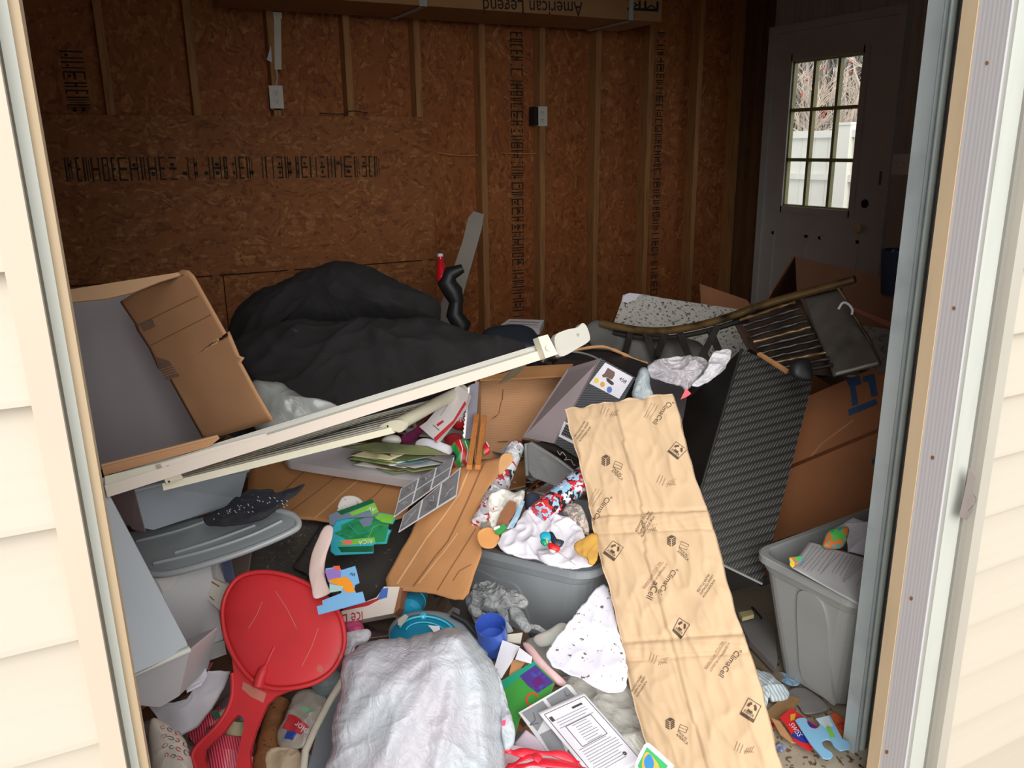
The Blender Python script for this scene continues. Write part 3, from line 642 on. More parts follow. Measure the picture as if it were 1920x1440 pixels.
# blue jug with wire
t = thing('blue_bucket', 'dark blue bucket with thin wire handle beside the right track', 'bucket', T(1692, 520, 3.1))
a = T(1695, 520, 3.1); mb = MB(); mb.lathe(a-ZV*.06, ZV, [(.001, 0), (.075, 0), (.088, .16), (.082, .16), (.07, .02), (.001, .02)], M('bucket_blue', (46, 62, 88), .5, .05, 5, 0)); build(mb, 'pail', t)
mb = MB(); mb.tube([T(*q, 3.05) for q in ((1667, 476), (1677, 469), (1685, 474), (1700, 466))], .0035, M('wire_silver', (190, 190, 186), .3, 0, 5, 0, metal=.8), 6); build(mb, 'wire_handle', t)
# ------------------------------------------------------------------ scorched curved bench back
random.seed(12)
t = thing('scorched_metal_bench', 'scorched black and gold curved metal bench back with slats and sheet', 'bench', T(1400, 690, 2.7))
GOLD = M('scorched_gold', (112, 88, 54), .35, .5, 14, .4, metal=.35, c2=(26, 22, 18), coat=.3)
SOOT = M('soot_black', (38, 34, 30), .45, .3, 16, .4, c2=(18, 16, 15), coat=.2)
def rt(x): return 3.0-(x-1128)/480*.45
rail = [T(x, y, rt(x)) for x, y in spl([(1128, 606), (1160, 613), (1210, 620), (1260, 619), (1320, 608), (1380, 590), (1430, 572), (1500, 552), (1560, 535), (1603, 523)], 4, False)]
mb = MB(); mb.tube(rail, .019, GOLD, 12, flat=.7); tr_ = build(mb, 'top_rail', t)
mb = MB(); mb.tube([p-ZV*.026 for p in rail[3:-14]], .009, SOOT, 8); build(mb, 'lower_rail', t)
for a, b_ in (((1182, 624), (1172, 662)), ((1211, 626), (1233, 682)), ((1247, 626), (1232, 668)), ((1274, 625), (1292, 670)), ((1331, 618), (1352, 668)), ((1345, 612), (1300, 700))):
    mb = MB(); mb.beam(T(*a, rt(a[0])), T(*b_, rt(a[0])-.06), .022, .010, SOOT, FW*-1); build(mb, 'strut', tr_)
mb = MB(); S4 = [T(1505, 556, 2.66), T(1578, 540, 2.6), T(1652, 684, 2.45), T(1562, 706, 2.5)]
nn = (S4[1]-S4[0]).cross(S4[3]-S4[0]).normalized(); nn = nn if nn.dot(CAM-S4[0]) > 0 else -nn
SM = M('scorched_sheet', (104, 100, 92), .35, .5, 5, .2, metal=.4, c2=(48, 44, 40), spk=((150, 156, 158), 6, .62))
pl = plane_pts(S4[0], S4[1], S4[3]); patch(mb, pl, S4, SM, 0, 2, .006, 9, 10, 90, px=False, thick=.004); sh_ = build(mb, 'sheet', t)
for k in range(11):
    f = k/10; a = T(1388-8*f+f*70, 600+104*f, 2.72-.2*f); b_ = T(1492+f*70, 566+f*118, 2.64-.14*f)
    mb = MB(); q = [a.lerp(b_, j/12)+Vector((0, 0, random.uniform(-.0015, .0015))) for j in range(13)]; mb.tube(q, [.004+random.uniform(0, .004) for _ in q], SOOT if k % 4 else GOLD, 7); build(mb, 'slat', t)
mb = MB(); mb.prism([T(1372, 596, 2.8), T(1500, 560, 2.72), T(1565, 705, 2.58), T(1480, 700, 2.6), T(1400, 650, 2.7)], FW*.008, M('charred_backing', (70, 50, 38), .7, .4, 20, .3, c2=(30, 24, 20))); build(mb, 'backing', t)
mb = MB(); mb.tube([T(*q, 2.5) for q in ((1571, 540), (1586, 562), (1600, 590), (1632, 640), (1650, 680))], .005, GOLD, 6); build(mb, 'edge_wire', t)
mb = MB(); mb.tube([T(*q, 2.48) for q in spl([(1572, 580), (1580, 568), (1590, 570), (1598, 580), (1597, 590)], 4, False)], .004, WHITE, 6); build(mb, 'hook', sh_)
o = sheet('black_sock', 'small black cloth lump on top of the woven black box', 'cloth', spl([(1480, 688), (1490, 675), (1508, 672), (1520, 680), (1522, 712), (1490, 708)], 4), BLACK, t=2.35, tilt=50, dome=.02, amp=.004, under=.02)
# cardboard carton with blue print, behind the woven box
CB3 = M('big_carton_cardboard', (184, 120, 78), .85, .07, 4, .08)
BLUE = M('blue_print', (62, 92, 130), .8, .15, 20, 0)
t = thing('blue_printed_carton', 'big brown carton with smudged blue print between woven box and grey tote', 'box', T(1560, 960, 2.55))
panel([(1380, 800), (1700, 664), (1700, 792), (1380, 924)], [2.95, 2.72, 2.66, 2.9], .05, CB3, 'upper_flap', t, dec=[([(1586, 712), (1612, 704), (1616, 720), (1594, 728)], BLUE), ([(1594, 728), (1604, 724), (1610, 758), (1598, 762)], BLUE), ([(1618, 706), (1640, 700), (1646, 742), (1634, 744), (1628, 716), (1618, 716)], BLUE), ([(1590, 768), (1642, 748), (1646, 758), (1592, 780)], BLUE), ([(1498, 880), (1540, 830), (1600, 786), (1601, 789), (1542, 833), (1500, 883)], M('carton_crease_light', (206, 146, 100), .8))])
panel([(1380, 921), (1700, 789), (1700, 930), (1380, 1040)], [2.84, 2.62, 2.66, 2.88], .05, CB3, 'lower_flap', t, dec=[([(1634, 862), (1660, 848), (1662, 856), (1636, 872)], BLUE)])
panel([(1652, 800), (1664, 794), (1662, 845), (1652, 838), (1654, 824), (1644, 830)], [2.58]*6, .002, M('torn_label_teal', (190, 200, 190), .7), 'torn_label', t)
# ------------------------------------------------------------------ woven black box
Wq = quad4((1390, 655), (1522, 718), (1427, 1095), (1282, 1025), 2.52)
v1 = Wq[1]-Wq[0]; v2 = Wq[3]-Wq[0]; pw_ = plane_pts(Wq[0], Wq[1], Wq[3]); v3 = -pw_.n*.52
t = thing('woven_storage_box', 'tall tipped black woven storage box with smooth dark end', 'box', Wq[3])
mb = MB(); mb.box(Wq[0]-pw_.n*.004, v1, v2, v3, M('box_dark_face', (46, 46, 48), .5, .12, 8, .1)); build(mb, 'body', t)
e1 = v1.normalized(); e2 = v2-e1*v2.dot(e1); e2.normalize()
m, nt, bb, tc = base('woven_black')
rd = pw_.hit(1400, 872)-pw_.hit(1300, 900); ang = math.atan2(rd.dot(e2), rd.dot(e1))
mp = mapping(nt, tc, (1, 1, 1), (0, 0, -ang), 'UV')
w1 = nt.nodes.new('ShaderNodeTexWave'); w1.inputs['Scale'].default_value = 14; w1.inputs['Distortion'].default_value = .25; w1.bands_direction = 'Y'
mp2 = mapping(nt, tc, (1, 1, 1), (0, 0, -ang-.9), 'UV')
w2 = nt.nodes.new('ShaderNodeTexWave'); w2.inputs['Scale'].default_value = 46; w2.inputs['Distortion'].default_value = .4; w2.bands_direction = 'X'
link(nt, mp.outputs[0], w1.inputs['Vector']); link(nt, mp2.outputs[0], w2.inputs['Vector'])
mu = nt.nodes.new('ShaderNodeMath'); mu.operation = 'MULTIPLY'; link(nt, w1.outputs['Fac'], mu.inputs[0]); link(nt, w2.outputs['Fac'], mu.inputs[1])
r = ramp(nt, mu.outputs[0], [(.05, lin((44, 44, 43))), (.6, lin((104, 103, 98)))]); link(nt, r.outputs[0], bb.inputs['Base Color']); bb.inputs['Roughness'].default_value = .36; bump(nt, bb, mu.outputs[0], .8, .004)
WOV = m
mb = MB(); mb.prism([Wq[0]+pw_.n*.004, Wq[1]+pw_.n*.004, Wq[2]+pw_.n*.004, Wq[3]+pw_.n*.004], -pw_.n*.007, WOV); wo = build(mb, 'woven_panel', t)
uvl = wo.data.uv_layers.new(name='UVMap')
for lp in wo.data.loops:
    pv = mb.v[lp.vertex_index]-Wq[0]; uvl.data[lp.index].uv = (pv.dot(e1), pv.dot(e2))
mb = MB(); rim = M('box_rim', (150, 150, 148), .4, .1, 9, 0); mb.beam(Wq[3]+pw_.n*.008, Wq[2]+pw_.n*.008, .006, .005, rim); build(mb, 'bottom_rim', t)
mb = MB(); mb.tube([Wq[0]+pw_.n*.002, Wq[3]+pw_.n*.002], .005, WOV, 8); build(mb, 'corner_bead', t)
o = sheet('wood_sliver', 'thin orange wood strip on the top edge of the woven black box', 'wood strip', [(1420, 662), (1426, 660), (1480, 693), (1476, 698)], WOODL, t=2.44, th=.008, tilt=30)
# ------------------------------------------------------------------ right grey tote
def tote(mb, c, ux, uy, uz, L, W, H, tap, m, th=.004, lip=.012, rad=.06, seg=6, ribs=True, z0=0):
    ux, uy, uz = Vector(ux).normalized(), Vector(uy).normalized(), Vector(uz).normalized()
    def loop(l, w, r, z):
        o = []
        for sx, sy, a0 in ((1, 1, 0), (-1, 1, 90), (-1, -1, 180), (1, -1, 270)):
            for k in range(seg+1):
                a = math.radians(a0+90*k/seg); o.append(c+ux*(sx*(l/2-r)+r*math.cos(a))+uy*(sy*(w/2-r)+r*math.sin(a))+uz*z)
        return o
    def lw(z): f = 1-z/H; return L-tap*f, W-tap*f
    lv = []
    l0, w0 = lw(0); lv.append(loop(l0-.03, w0-.03, rad, 0)); lv.append(loop(l0, w0, rad, .015))
    l1, w1 = lw(H*.86); lv.append(loop(l1, w1, rad, H*.86)); lv.append(loop(l1+lip*.6, w1+lip*.6, rad, H*.87))
    lv.append(loop(L+lip, W+lip, rad, H*.94)); lv.append(loop(L+lip*2, W+lip*2, rad, H*.945)); lv.append(loop(L+lip*2, W+lip*2, rad, H-.003)); lv.append(loop(L+lip*1.5, W+lip*1.5, rad, H)); lv.append(loop(L-th*2, W-th*2, rad, H)); lv.append(loop(L-th*3, W-th*3, rad, H-.006))
    lv.append(loop(l0-th*2, w0-th*2, rad, .012))
    n = len(lv[0]); vs = [v for l in lv for v in l]
    fs = [(i*n+k, i*n+(k+1) % n, (i+1)*n+(k+1) % n, (i+1)*n+k) for i in range(len(lv)-1) for k in range(n)]
    fs.append(tuple(range(n))[::-1]); fs.append(tuple(range((len(lv)-1)*n, len(lv)*n)))
    mb.add(vs, fs, m, False)
    return mb
t = thing('grey_tote', 'light grey plastic tote with papers inside, beside the right door track', 'tote', (1.82, 1.345, 0))
mb = MB(); tote(mb, Vector((1.80, 1.365, .002)), (1, .09, 0), (-.09, 1, 0), (0, 0, 1), .60, .31, .36, .10, TOTEL, rad=.05)
build(mb, 'bin', t)
ft_ = Vector((1, .09, 0)).normalized(); sd_ = Vector((-.09, 1, 0)).normalized(); q0 = Vector((1.80, 1.365, .002))-ft_*.25
pf_ = plane_pts(q0-ft_*.0+Vector((0, 0, .0)), q0+sd_*.1, q0-ft_*.0455+ZV*.31)
mb = MB(); mb.prism([pf_.hit(*q, .004) for q in spl([(1500, 1108), (1524, 1112), (1543, 1132), (1552, 1170), (1556, 1230), (1562, 1300), (1566, 1322), (1540, 1300), (1505, 1268), (1498, 1200), (1496, 1140)], 3)], -pf_.n*.008, TOTEL); build(mb, 'moulded_panel', t)
DOC = lambda: None
def doclines(q, k, m_, w=.0012, mar=.1, rag=.3, seed=1):
    r_ = random.Random(seed); out = []
    (ax, ay), (bx_, by), (cx, cy), (dx, dy) = q
    for i in range(k):
        f = mar+(1-2*mar)*(i+.5)/k; e = 1-mar-r_.random()*rag
        l = (ax+(dx-ax)*f, ay+(dy-ay)*f); r2 = (bx_+(cx-bx_)*f, by+(cy-by)*f)
        out.append(([(l[0]+(r2[0]-l[0])*mar, l[1]+(r2[1]-l[1])*mar), (l[0]+(r2[0]-l[0])*e, l[1]+(r2[1]-l[1])*e)], w, m_))
    return out
q = [(1519, 1015), (1640, 1052), (1626, 1150), (1482, 1063)]
GL = M('grey_print', (150, 148, 146), .8, 0, 5, 0)
qa = [(1522, 1022), (1640, 1058), (1600, 1120), (1494, 1060)]
strk = []
for i in range(16):
    f = .06+.058*i; x0_, y0_ = 1519+(1640-1519)*f, 1018+(1052-1018)*f
    strk.append(([(x0_, y0_+4), (x0_-22-14*random.random(), y0_+38+10*random.random())], .0014, GL))
o = sheet('typed_letter', 'typed white letter lying on top of the papers in the right grey tote', 'paper', [(1519, 1014), (1660, 1056), (1626, 1143), (1482, 1063)], PAPG, t=2.06, tilt=8, amp=.003, freq=7, strokes=strk, th=.001)
m_pt = m_cells('packet_spots', [(70, 170, 190), (90, 190, 90), (70, 170, 190), (230, 200, 60), (220, 130, 60), (60, 130, 190)], 34, .35, .1)
o = sheet('spotted_packet', 'glossy turquoise packet with green and yellow spots in the right grey tote', 'packet', spl([(1546, 1010), (1556, 994), (1590, 988), (1588, 1012), (1576, 1028), (1545, 1026)], 3), m_pt, t=2.14, tilt=40, dome=.012, amp=.003, under=.01)
o = sheet('spotted_wrapper', 'turquoise and green wrapper poking from under the typed letter', 'wrapper', [(1480, 1045), (1502, 1042), (1506, 1050), (1486, 1064), (1481, 1060)], m_pt, t=2.03, tilt=30, amp=.002)
for i, (ol, tt, lb) in enumerate((([(1564, 992), (1600, 970), (1640, 985), (1640, 1030), (1600, 1020)], 2.26, 'crumpled white sheet sticking up behind the spotted packet'), ([(1585, 980), (1660, 975), (1655, 1010), (1590, 1036)], 2.22, 'white sheet folded over the back papers in the right grey tote'), ([(1590, 1034), (1625, 1000), (1652, 1002), (1640, 1046)], 2.17, 'white sheet with pencil mark beside the track in the right grey tote'))):
    sheet('crumpled_paper', lb, 'paper', ol, WHITE, t=tt, tilt=20+12*i, yaw=15*i-10, amp=.006, freq=9, th=.0012, group=None, crease=.003)
# ------------------------------------------------------------------ white rail and louvred shelf
t = thing('white_guard_rail', 'long white plastic rail with square end bracket lying slanted across the heap', 'rail', T(620, 780, 2.0))
def rt2(x): return 1.72+(x-200)/(1040-200)*.53
RW = M('rail_white', (232, 216, 200), .45, .03, 4, .03); RG = M('rail_shadow_groove', (176, 172, 160), .5, .05, 4, 0)
RP = [(195, 905), (1028, 655)]
A, B_ = T(196, 912, rt2(196)), T(1022, 655, rt2(1022)); d = (B_-A).normalized(); upn = d.cross(FW).normalized(); upn = upn if upn.z > 0 else -upn; fwn = d.cross(upn).normalized(); fwn = fwn if fwn.dot(FW) > 0 else -fwn
mb = MB(); h = .0245; mb.box(A-upn*h*.95, B_-A, upn*h, fwn*.02, RW); build(mb, 'front_bar', t)
mb = MB(); o_ = upn*.006+fwn*.020; A2, B2 = T(420, 830, rt2(420)), T(1022, 640, rt2(1022))
mb.box(A+upn*.001+fwn*.006, (B_-A), upn*.004, fwn*.012, RG)
mb.box(A+upn*.0055+fwn*.01, (B_-A), upn*.009, fwn*.04, M('rail_back', (196, 194, 184), .5, .04, 5, 0)); mb.box(A+upn*.0150+fwn*.03, (B_-A), upn*.004, fwn*.04, WPL); build(mb, 'rear_bar', t)
mb = MB(); e0 = T(1011, 634, rt2(1020)-.01)
C4 = [T(1009, 632, 2.2), T(1027, 627, 2.2), T(1046, 664, 2.2), T(1023, 672, 2.2)]
mb.prism(C4, fwn*.03, WPLY); mb.lathe(T(1028, 652, 2.197), -fwn, [(.0085, 0), (.0085, .003), (.001, .004)], M('plug_white', (240, 234, 220), .4, .02, 5, 0), 20); ec_ = build(mb, 'end_cap', t)
mb = MB(); pl = Pl(1070, 640, 2.25, fwn*-1)
BRK = spl([(1040, 632), (1060, 619), (1082, 614), (1092, 606), (1100, 612), (1106, 630), (1104, 640), (1085, 652), (1050, 668)], 4)
mb.prism([pl.hit(*q) for q in BRK], fwn*.02, M('bracket_white', (206, 203, 192), .5, .05, 6, .03)); mb.lathe(pl.hit(1083, 628, .001), pl.n, [(.005, 0), (.001, .0015)], RG, 12); build(mb, 'end_bracket', t)
mb = MB(); pl = Pl(300, 880, rt2(300)-.012, -fwn)
mb.prism([pl.hit(*q) for q in [(196, 893), (300, 868), (306, 880), (200, 932)]], fwn*.012, WPLY)
mb.prism([pl.hit(*q) for q in [(290, 872), (410, 836), (500, 812), (500, 828), (300, 894)]], fwn*.011, RW)
mb.decal(pl, ell(315, 875, 2.5, 2.5, 0, 10), INKB, lift=.001); 
for i in range(9): mb.decal(pl, [(340+i*4, 868-i*1.2), (342+i*4, 867-i*1.2), (342+i*4, 871-i*1.2), (340+i*4, 872-i*1.2)], RG, lift=.001)
build(mb, 'near_sleeve', t)
t = thing('louvred_shelf', 'off-white slatted plastic shelf lying under the white rail', 'shelf', T(560, 830, 2.1))
def lt(x): return 1.80+(x-310)/(745-310)*.30
LP = [T(312, 903, lt(312)), T(742, 798, lt(742)), T(868, 732, 2.42), T(455, 838, 2.12)]
n_ = (LP[1]-LP[0]).cross(LP[3]-LP[0]).normalized(); n_ = n_ if n_.z > 0 else -n_
ux = (LP[1]-LP[0]); ll = LP[3]-LP[0]; lr = LP[2]-LP[1]
SL = M('slat_white', (208, 204, 188), .5, .04, 5, .03)
mb = MB(); mb.prism([LP[0]-n_*.005, LP[1]-n_*.005, LP[2]-n_*.005, LP[3]-n_*.005], -n_*.003, M('slat_gap_shade', (92, 88, 80), .6, .1, 5, 0)); build(mb, 'under_tray', t)  # tray coloured dark to paint the shade seen between the slats
for k in range(9):
    f = (k+.6)/9.6; a, b_ = LP[0]+ll*f, LP[1]+lr*f; w = (lr/9.6)*.52
    mb = MB(); mb.add([a, b_, b_+w-n_*.001, a+w-n_*.001, a-n_*.01, b_-n_*.01], [(0, 1, 2, 3), (4, 5, 1, 0)] if (b_-a).cross(w).dot(n_) > 0 else [(3, 2, 1, 0), (0, 1, 5, 4)], SL); build(mb, 'slat', t)
mb = MB(); mb.box(LP[0]-n_*.016, ux, -lr.normalized()*.012, n_*.016, WPLY); build(mb, 'front_frame', t)
mb = MB(); mb.tube([LP[1]+lr*.02+n_*.0, LP[1]+lr*.5+n_*.002, LP[2]], .017, WPLY, 16); build(mb, 'end_roller', t)
mb = MB(); pl = Pl(735, 800, lt(742)-.015, -lr.normalized())
mb.prism([pl.hit(*q) for q in spl([(712, 799), (730, 790), (750, 788), (760, 796), (758, 806), (748, 811), (738, 807), (714, 808)], 3)], lr.normalized()*.012, WPLY); mb.lathe(pl.hit(727, 799, .0005), pl.n, [(.0028, 0), (.0001, .0004)], INKB, 10); build(mb, 'end_tab', t)
mb = MB(); mb.prism([T(308, 899, 1.78), T(338, 887, 1.79), T(344, 896, 1.8), T(312, 908, 1.78)], fwn*.012, WPLY); mb.lathe(T(317, 903, 1.777), -fwn, [(.0025, 0), (.0001, .0004)], INKB, 10); build(mb, 'near_tab', t)
# ------------------------------------------------------------------ cardboard box, left
CL = M('left_carton_cardboard', (200, 150, 108), .85, .06, 5, .1); CLI = M('left_carton_inside', (164, 158, 158), .9, .06, 3, .05); CLR2 = M('left_carton_rim', (206, 164, 124), .85, .05, 6, .05)
t = thing('tall_cardboard_box', 'open tan cardboard box with folded-out flap at the left jamb', 'box', T(330, 880, 2.15))
TAPE = M('tape_residue', (150, 122, 104), .5, .1, 20, .1)
fq = quad4((345, 510), (512, 790), (382, 826), (225, 565), 1.98)
pl = plane_pts(fq[0], fq[1], fq[3])
OL = [(225, 566), (250, 550), (282, 537), (315, 524), (340, 506), (352, 508), (362, 518), (425, 630), (428, 622), (432, 632), (447, 668), (456, 672), (450, 680), (480, 735), (512, 789), (455, 806), (382, 826), (350, 770), (318, 712), (296, 690), (280, 655), (256, 618), (253, 608)]
mb = MB(); patch(mb, pl, OL, CL, 0, 2, .003, 6, 12, 120, center=(368, 665), thick=.005, seed=1, fold=lambda p: .0)
tree = mb.bvh()
CRS = M('cardboard_crease', (150, 108, 76), .9, .1, 9, 0)
for a, b_ in (((253, 612), (372, 555)), ((278, 650), (396, 590)), ((255, 548), (345, 515))): mb.stroke(pl, [a, b_], .0022, CRS, tree, .0006)
mb.decal(pl, [(262, 606), (286, 598), (292, 612), (270, 622)], TAPE, tree, .0008); mb.decal(pl, [(290, 668), (318, 676), (338, 705), (312, 712), (298, 690)], TAPE, tree, .0008, sub=3)
for k in range(4): mb.stroke(pl, [(298+3*k, 694+4*k), (330+3*k, 684+4*k)], .0015, CLR2, tree, .0014)
build(mb, 'side_flap', t)
# inner far panel and side panels
panel([(100, 560), (300, 518), (350, 508), (385, 815), (330, 860), (190, 880)], [2.12, 2.26, 2.32, 2.50, 2.44, 2.26], .004, CLI, 'inner_panel', t)
panel([(96, 548), (345, 509), (340, 516), (300, 528), (250, 548), (200, 560), (100, 570)], [1.9, 1.99, 1.99, 1.97, 1.95, 1.93, 1.9], .006, CLR2, 'rear_rim', t)
panel([(190, 872), (408, 816), (412, 822), (392, 838), (195, 892)], [1.74, 1.84, 1.84, 1.83, 1.74], .006, CL, 'front_flap', t)
mb = MB(); mb.beam(T(190, 872, 1.739), T(408, 817, 1.839), .006, .004, CLR2); build(mb, 'front_flap_edge', t)
# clear storage bag behind shelf
o = sheet('clear_storage_bag', 'milky clear plastic cover bulging beside the folded-out cardboard flap', 'plastic cover', spl([(470, 722), (500, 720), (530, 722), (555, 738), (585, 755), (640, 768), (560, 800), (500, 815), (470, 790)], 4), m_bag('clear_film', (186, 188, 184), (120, 124, 120), .25, 9, .3), t=2.28, tilt=45, dome=.05, amp=.01, crease=.006, rings=14, under=.04)
# ------------------------------------------------------------------ tubs at the left
t = thing('blue_grey_tub', 'pale blue-grey plastic tub wedged under the white rail', 'tub', T(340, 990, 1.9))
TB = M('blue_grey_plastic', (156, 164, 172), .4, .06, 5, .05, coat=.2); TBR = M('blue_grey_edge', (128, 112, 112), .5, .08, 6, .05)
P = {k: T(*q) for k, q in dict(tl=(235, 905, 1.86), tr=(468, 868, 2.08), br=(448, 942, 2.12), bl=(268, 1000, 1.92), l2=(205, 925, 1.94), l3=(250, 995, 1.99)).items()}
nn = (P['tr']-P['tl']).cross(P['bl']-P['tl']).normalized(); nn = nn if nn.dot(CAM-P['tl']) > 0 else -nn
def shell(pts, th, m, name, par, amp=.0015, th_=.004):
    c = sum(pts, Vector())/len(pts); pl = plane_pts(pts[0], pts[1], pts[2]); mb = MB(); patch(mb, pl, spl([tuple(p) for p in pts], 1) and [Vector(p) for p in pts], m, 0, 2, amp, 6, 8, 80, px=False, thick=th_); return build(mb, name, par)
def rp(pts, k=4): return [Vector(p) for p in spl([tuple(p) for p in pts], k)]
mb = MB(); mb.prism([P['tl'], P['tr'], P['tr'].lerp(P['br'], .9), P['br'].lerp(P['bl'], .06), P['br'].lerp(P['bl'], .9), P['bl'].lerp(P['tl'], .12)], -nn*.13, TB)
build(mb, 'shell', t)
mb = MB(); mb.tube([T(*q) for q in ((205, 918, 1.90), (240, 905, 1.85), (300, 893, 1.88), (468, 866, 2.07))], .009, TB, 10); mb.tube([T(*q) for q in ((244, 922, 1.85), (300, 908, 1.88), (466, 880, 2.07))], .006, TB, 10); build(mb, 'rim', t)
mb = MB(); mb.prism([T(*q) for q in ((206, 930, 1.86), (250, 915, 1.835), (272, 998, 1.9), (248, 992, 1.9))], FW*.004, TBR); build(mb, 'end_panel', t)
t = thing('grey_tote_lid', 'large grey plastic tote lid with raised ridges tilted below the blue-grey tub', 'lid', T(400, 1030, 1.9))  # a loose tote lid, lying apart from any tote
LD = M('lid_grey', (142, 148, 150), .35, .06, 6, .05, coat=.3); LDE = M('lid_edge', (166, 170, 172), .35, .04, 6, .03, coat=.3)
lid = spl([(205, 1012), (300, 988), (420, 962), (520, 958), (550, 968), (558, 982), (540, 998), (440, 1040), (340, 1070), (290, 1078), (255, 1060)], 5)
pl = Pl(400, 1020, 1.98, nrm(24, -8)); mb = MB(); patch(mb, pl, lid, LD, .006, 8, .001, 5, 10, 120, thick=.006, center=(400, 1015)); lp_ = build(mb, 'plate', t)
hp = lambda pts, l: [pl.hit(*q, l) for q in spl(pts, 5, False)]
for nm_, pts, r in (('ridge', [(258, 1018), (330, 1000), (384, 982)], .0035), ('ridge', [(330, 1040), (400, 1018), (480, 988)], .004), ('ridge', [(290, 1060), (380, 1038), (470, 1008), (530, 980)], .004)):
    mb = MB(); mb.tube(hp(pts, .007), r, LDE, 8); build(mb, nm_, lp_)
mb = MB(); mb.tube(hp([(262, 1072), (300, 1078), (360, 1066), (460, 1034), (545, 998), (560, 982), (548, 966), (520, 958)], .001), .008, LDE, 10); build(mb, 'rim', t)
o = sheet('starry_navy_cap', 'dark navy cloth with small white stars draped over the tub lid', 'cloth', spl([(380, 972), (402, 960), (425, 948), (440, 932), (448, 933), (462, 918), (480, 917), (505, 917), (516, 925), (525, 932), (545, 918), (572, 906), (560, 922), (535, 942), (500, 968), (470, 980), (430, 986), (395, 985)], 4), M('navy_starry', (36, 36, 44), .8, .15, 20, .1, spk=((190, 186, 184), 170, .69)), t=1.96, tilt=32, dome=.006, amp=.006, crease=.008, rings=14, under=.003, strokes=[([(x_-1.3, y_-1), (x_+1.3, y_+1)], .0016, PAPG) for x_, y_ in [(random.uniform(400, 540), 0) for _ in range(34)] for y_ in [random.uniform(max(930, 975-(x_-390)*.5), 975-(x_-400)*.12)]])
# white drawers lower left
WD = M('white_drawer_plastic', (196, 202, 208), .4, .03, 5, .03, coat=.15); WD2 = M('white_drawer_shade', (206, 206, 208), .45, .03, 5, .03)
t = thing('white_storage_bin', 'big smooth white plastic bin tipped on its side at the left jamb', 'bin', T(300, 1300, 1.8))
tp = [T(200, 925, 1.72), T(352, 1218, 1.6), T(262, 1262, 1.52), T(150, 1100, 1.5)]
def rprism(pts, off, m, name, par, r=.1):
    k_ = len(pts); pq_ = plane_pts(pts[0], pts[k_//3], pts[(2*k_)//3]); pts = [CAM+(p-CAM)*((pq_.o-CAM).dot(pq_.n)/(p-CAM).dot(pq_.n)) for p in pts]
    mb = MB(); Q = []
    for i, p in enumerate(pts):
        a, b_ = pts[i-1], pts[(i+1) % len(pts)]
        for k in range(5):
            f = k/4; p0 = p.lerp(a, r); p1 = p.lerp(b_, r); Q.append(p0*(1-f)**2+p*2*f*(1-f)+p1*f*f)
    mb.prism(Q, off, m); return build(mb, name, par)
rprism([T(198, 915, 1.74), T(356, 1216, 1.66), T(240, 1268, 1.60), T(120, 1150, 1.56), T(140, 930, 1.66)], FW*.006+Vector((0, .01, -.01)), WD, 'top_face', t, .06)
rprism([T(356, 1218, 1.664), T(336, 1305, 1.72), T(300, 1326, 1.72), T(255, 1322, 1.68), T(230, 1272, 1.604)], FW*.16, WD2, 'front_face', t, .05)
mb = MB(); mb.tube([T(356, 1217, 1.657), T(262, 1258, 1.605), T(225, 1274, 1.59)], .007, M('bin_edge', (222, 224, 214), .4, .02, 5, 0), 10); build(mb, 'edge_rim', t)
t = thing('white_drawer_unit', 'plain pale grey-white plastic drawer box behind the tipped white bin', 'drawer', T(370, 1200, 2.05))
pq = [T(285, 1078, 1.92), T(392, 1046, 2.0), T(418, 1200, 2.05), T(356, 1228, 1.96), T(340, 1190, 1.9)]
pp_ = plane_pts(pq[0], pq[1], pq[3]); pq = [CAM+(p-CAM)*((pp_.o-CAM).dot(pp_.n)/(p-CAM).dot(pp_.n)) for p in pq]; mb = MB(); mb.prism(pq, FW*.2, M('drawer_grey_white', (196, 194, 196), .5, .04, 4, .03)); build(mb, 'shell', t)
mb = MB(); mb.prism([pp_.hit(*q, .004) for q in ((290, 1082), (340, 1076), (322, 1100), (304, 1110))], FW*.003, M('drawer_label', (206, 200, 196), .6)); build(mb, 'front_ledge', t)
# file folders
FO = [((224, 218, 206), [(388, 1080), (448, 1108), (432, 1162), (384, 1120)], 'cream file box with slots standing behind the red scoop'),
      ((196, 190, 190), [(390, 1050), (404, 1046), (420, 1092), (412, 1096)], 'torn white card poking up from the cream file box'),
      ((110, 116, 150), [(414, 1044), (430, 1040), (440, 1100), (424, 1096)], 'blue-grey folder upright in the cream file box'),
      ((128, 110, 100), [(430, 1040), (470, 1030), (462, 1090), (440, 1100)], 'brown folder upright behind the red scoop')]
for i, (c, q, lb) in enumerate(FO):
    sheet(('file_box', 'torn_card', 'file_folder', 'file_folder')[i], lb, ('file box', 'card', 'folder', 'folder')[i], q, M('folder_%d' % i, c, .75, .08, 7, .05), t=(1.98, 2.03, 2.05, 2.07)[i], tilt=58, yaw=-25, th=.03 if i == 0 else .006, strokes=[([(396, 1090), (412, 1100)], .003, CARDD), ([(394, 1118), (402, 1126)], .002, INK)] if i == 0 else [])
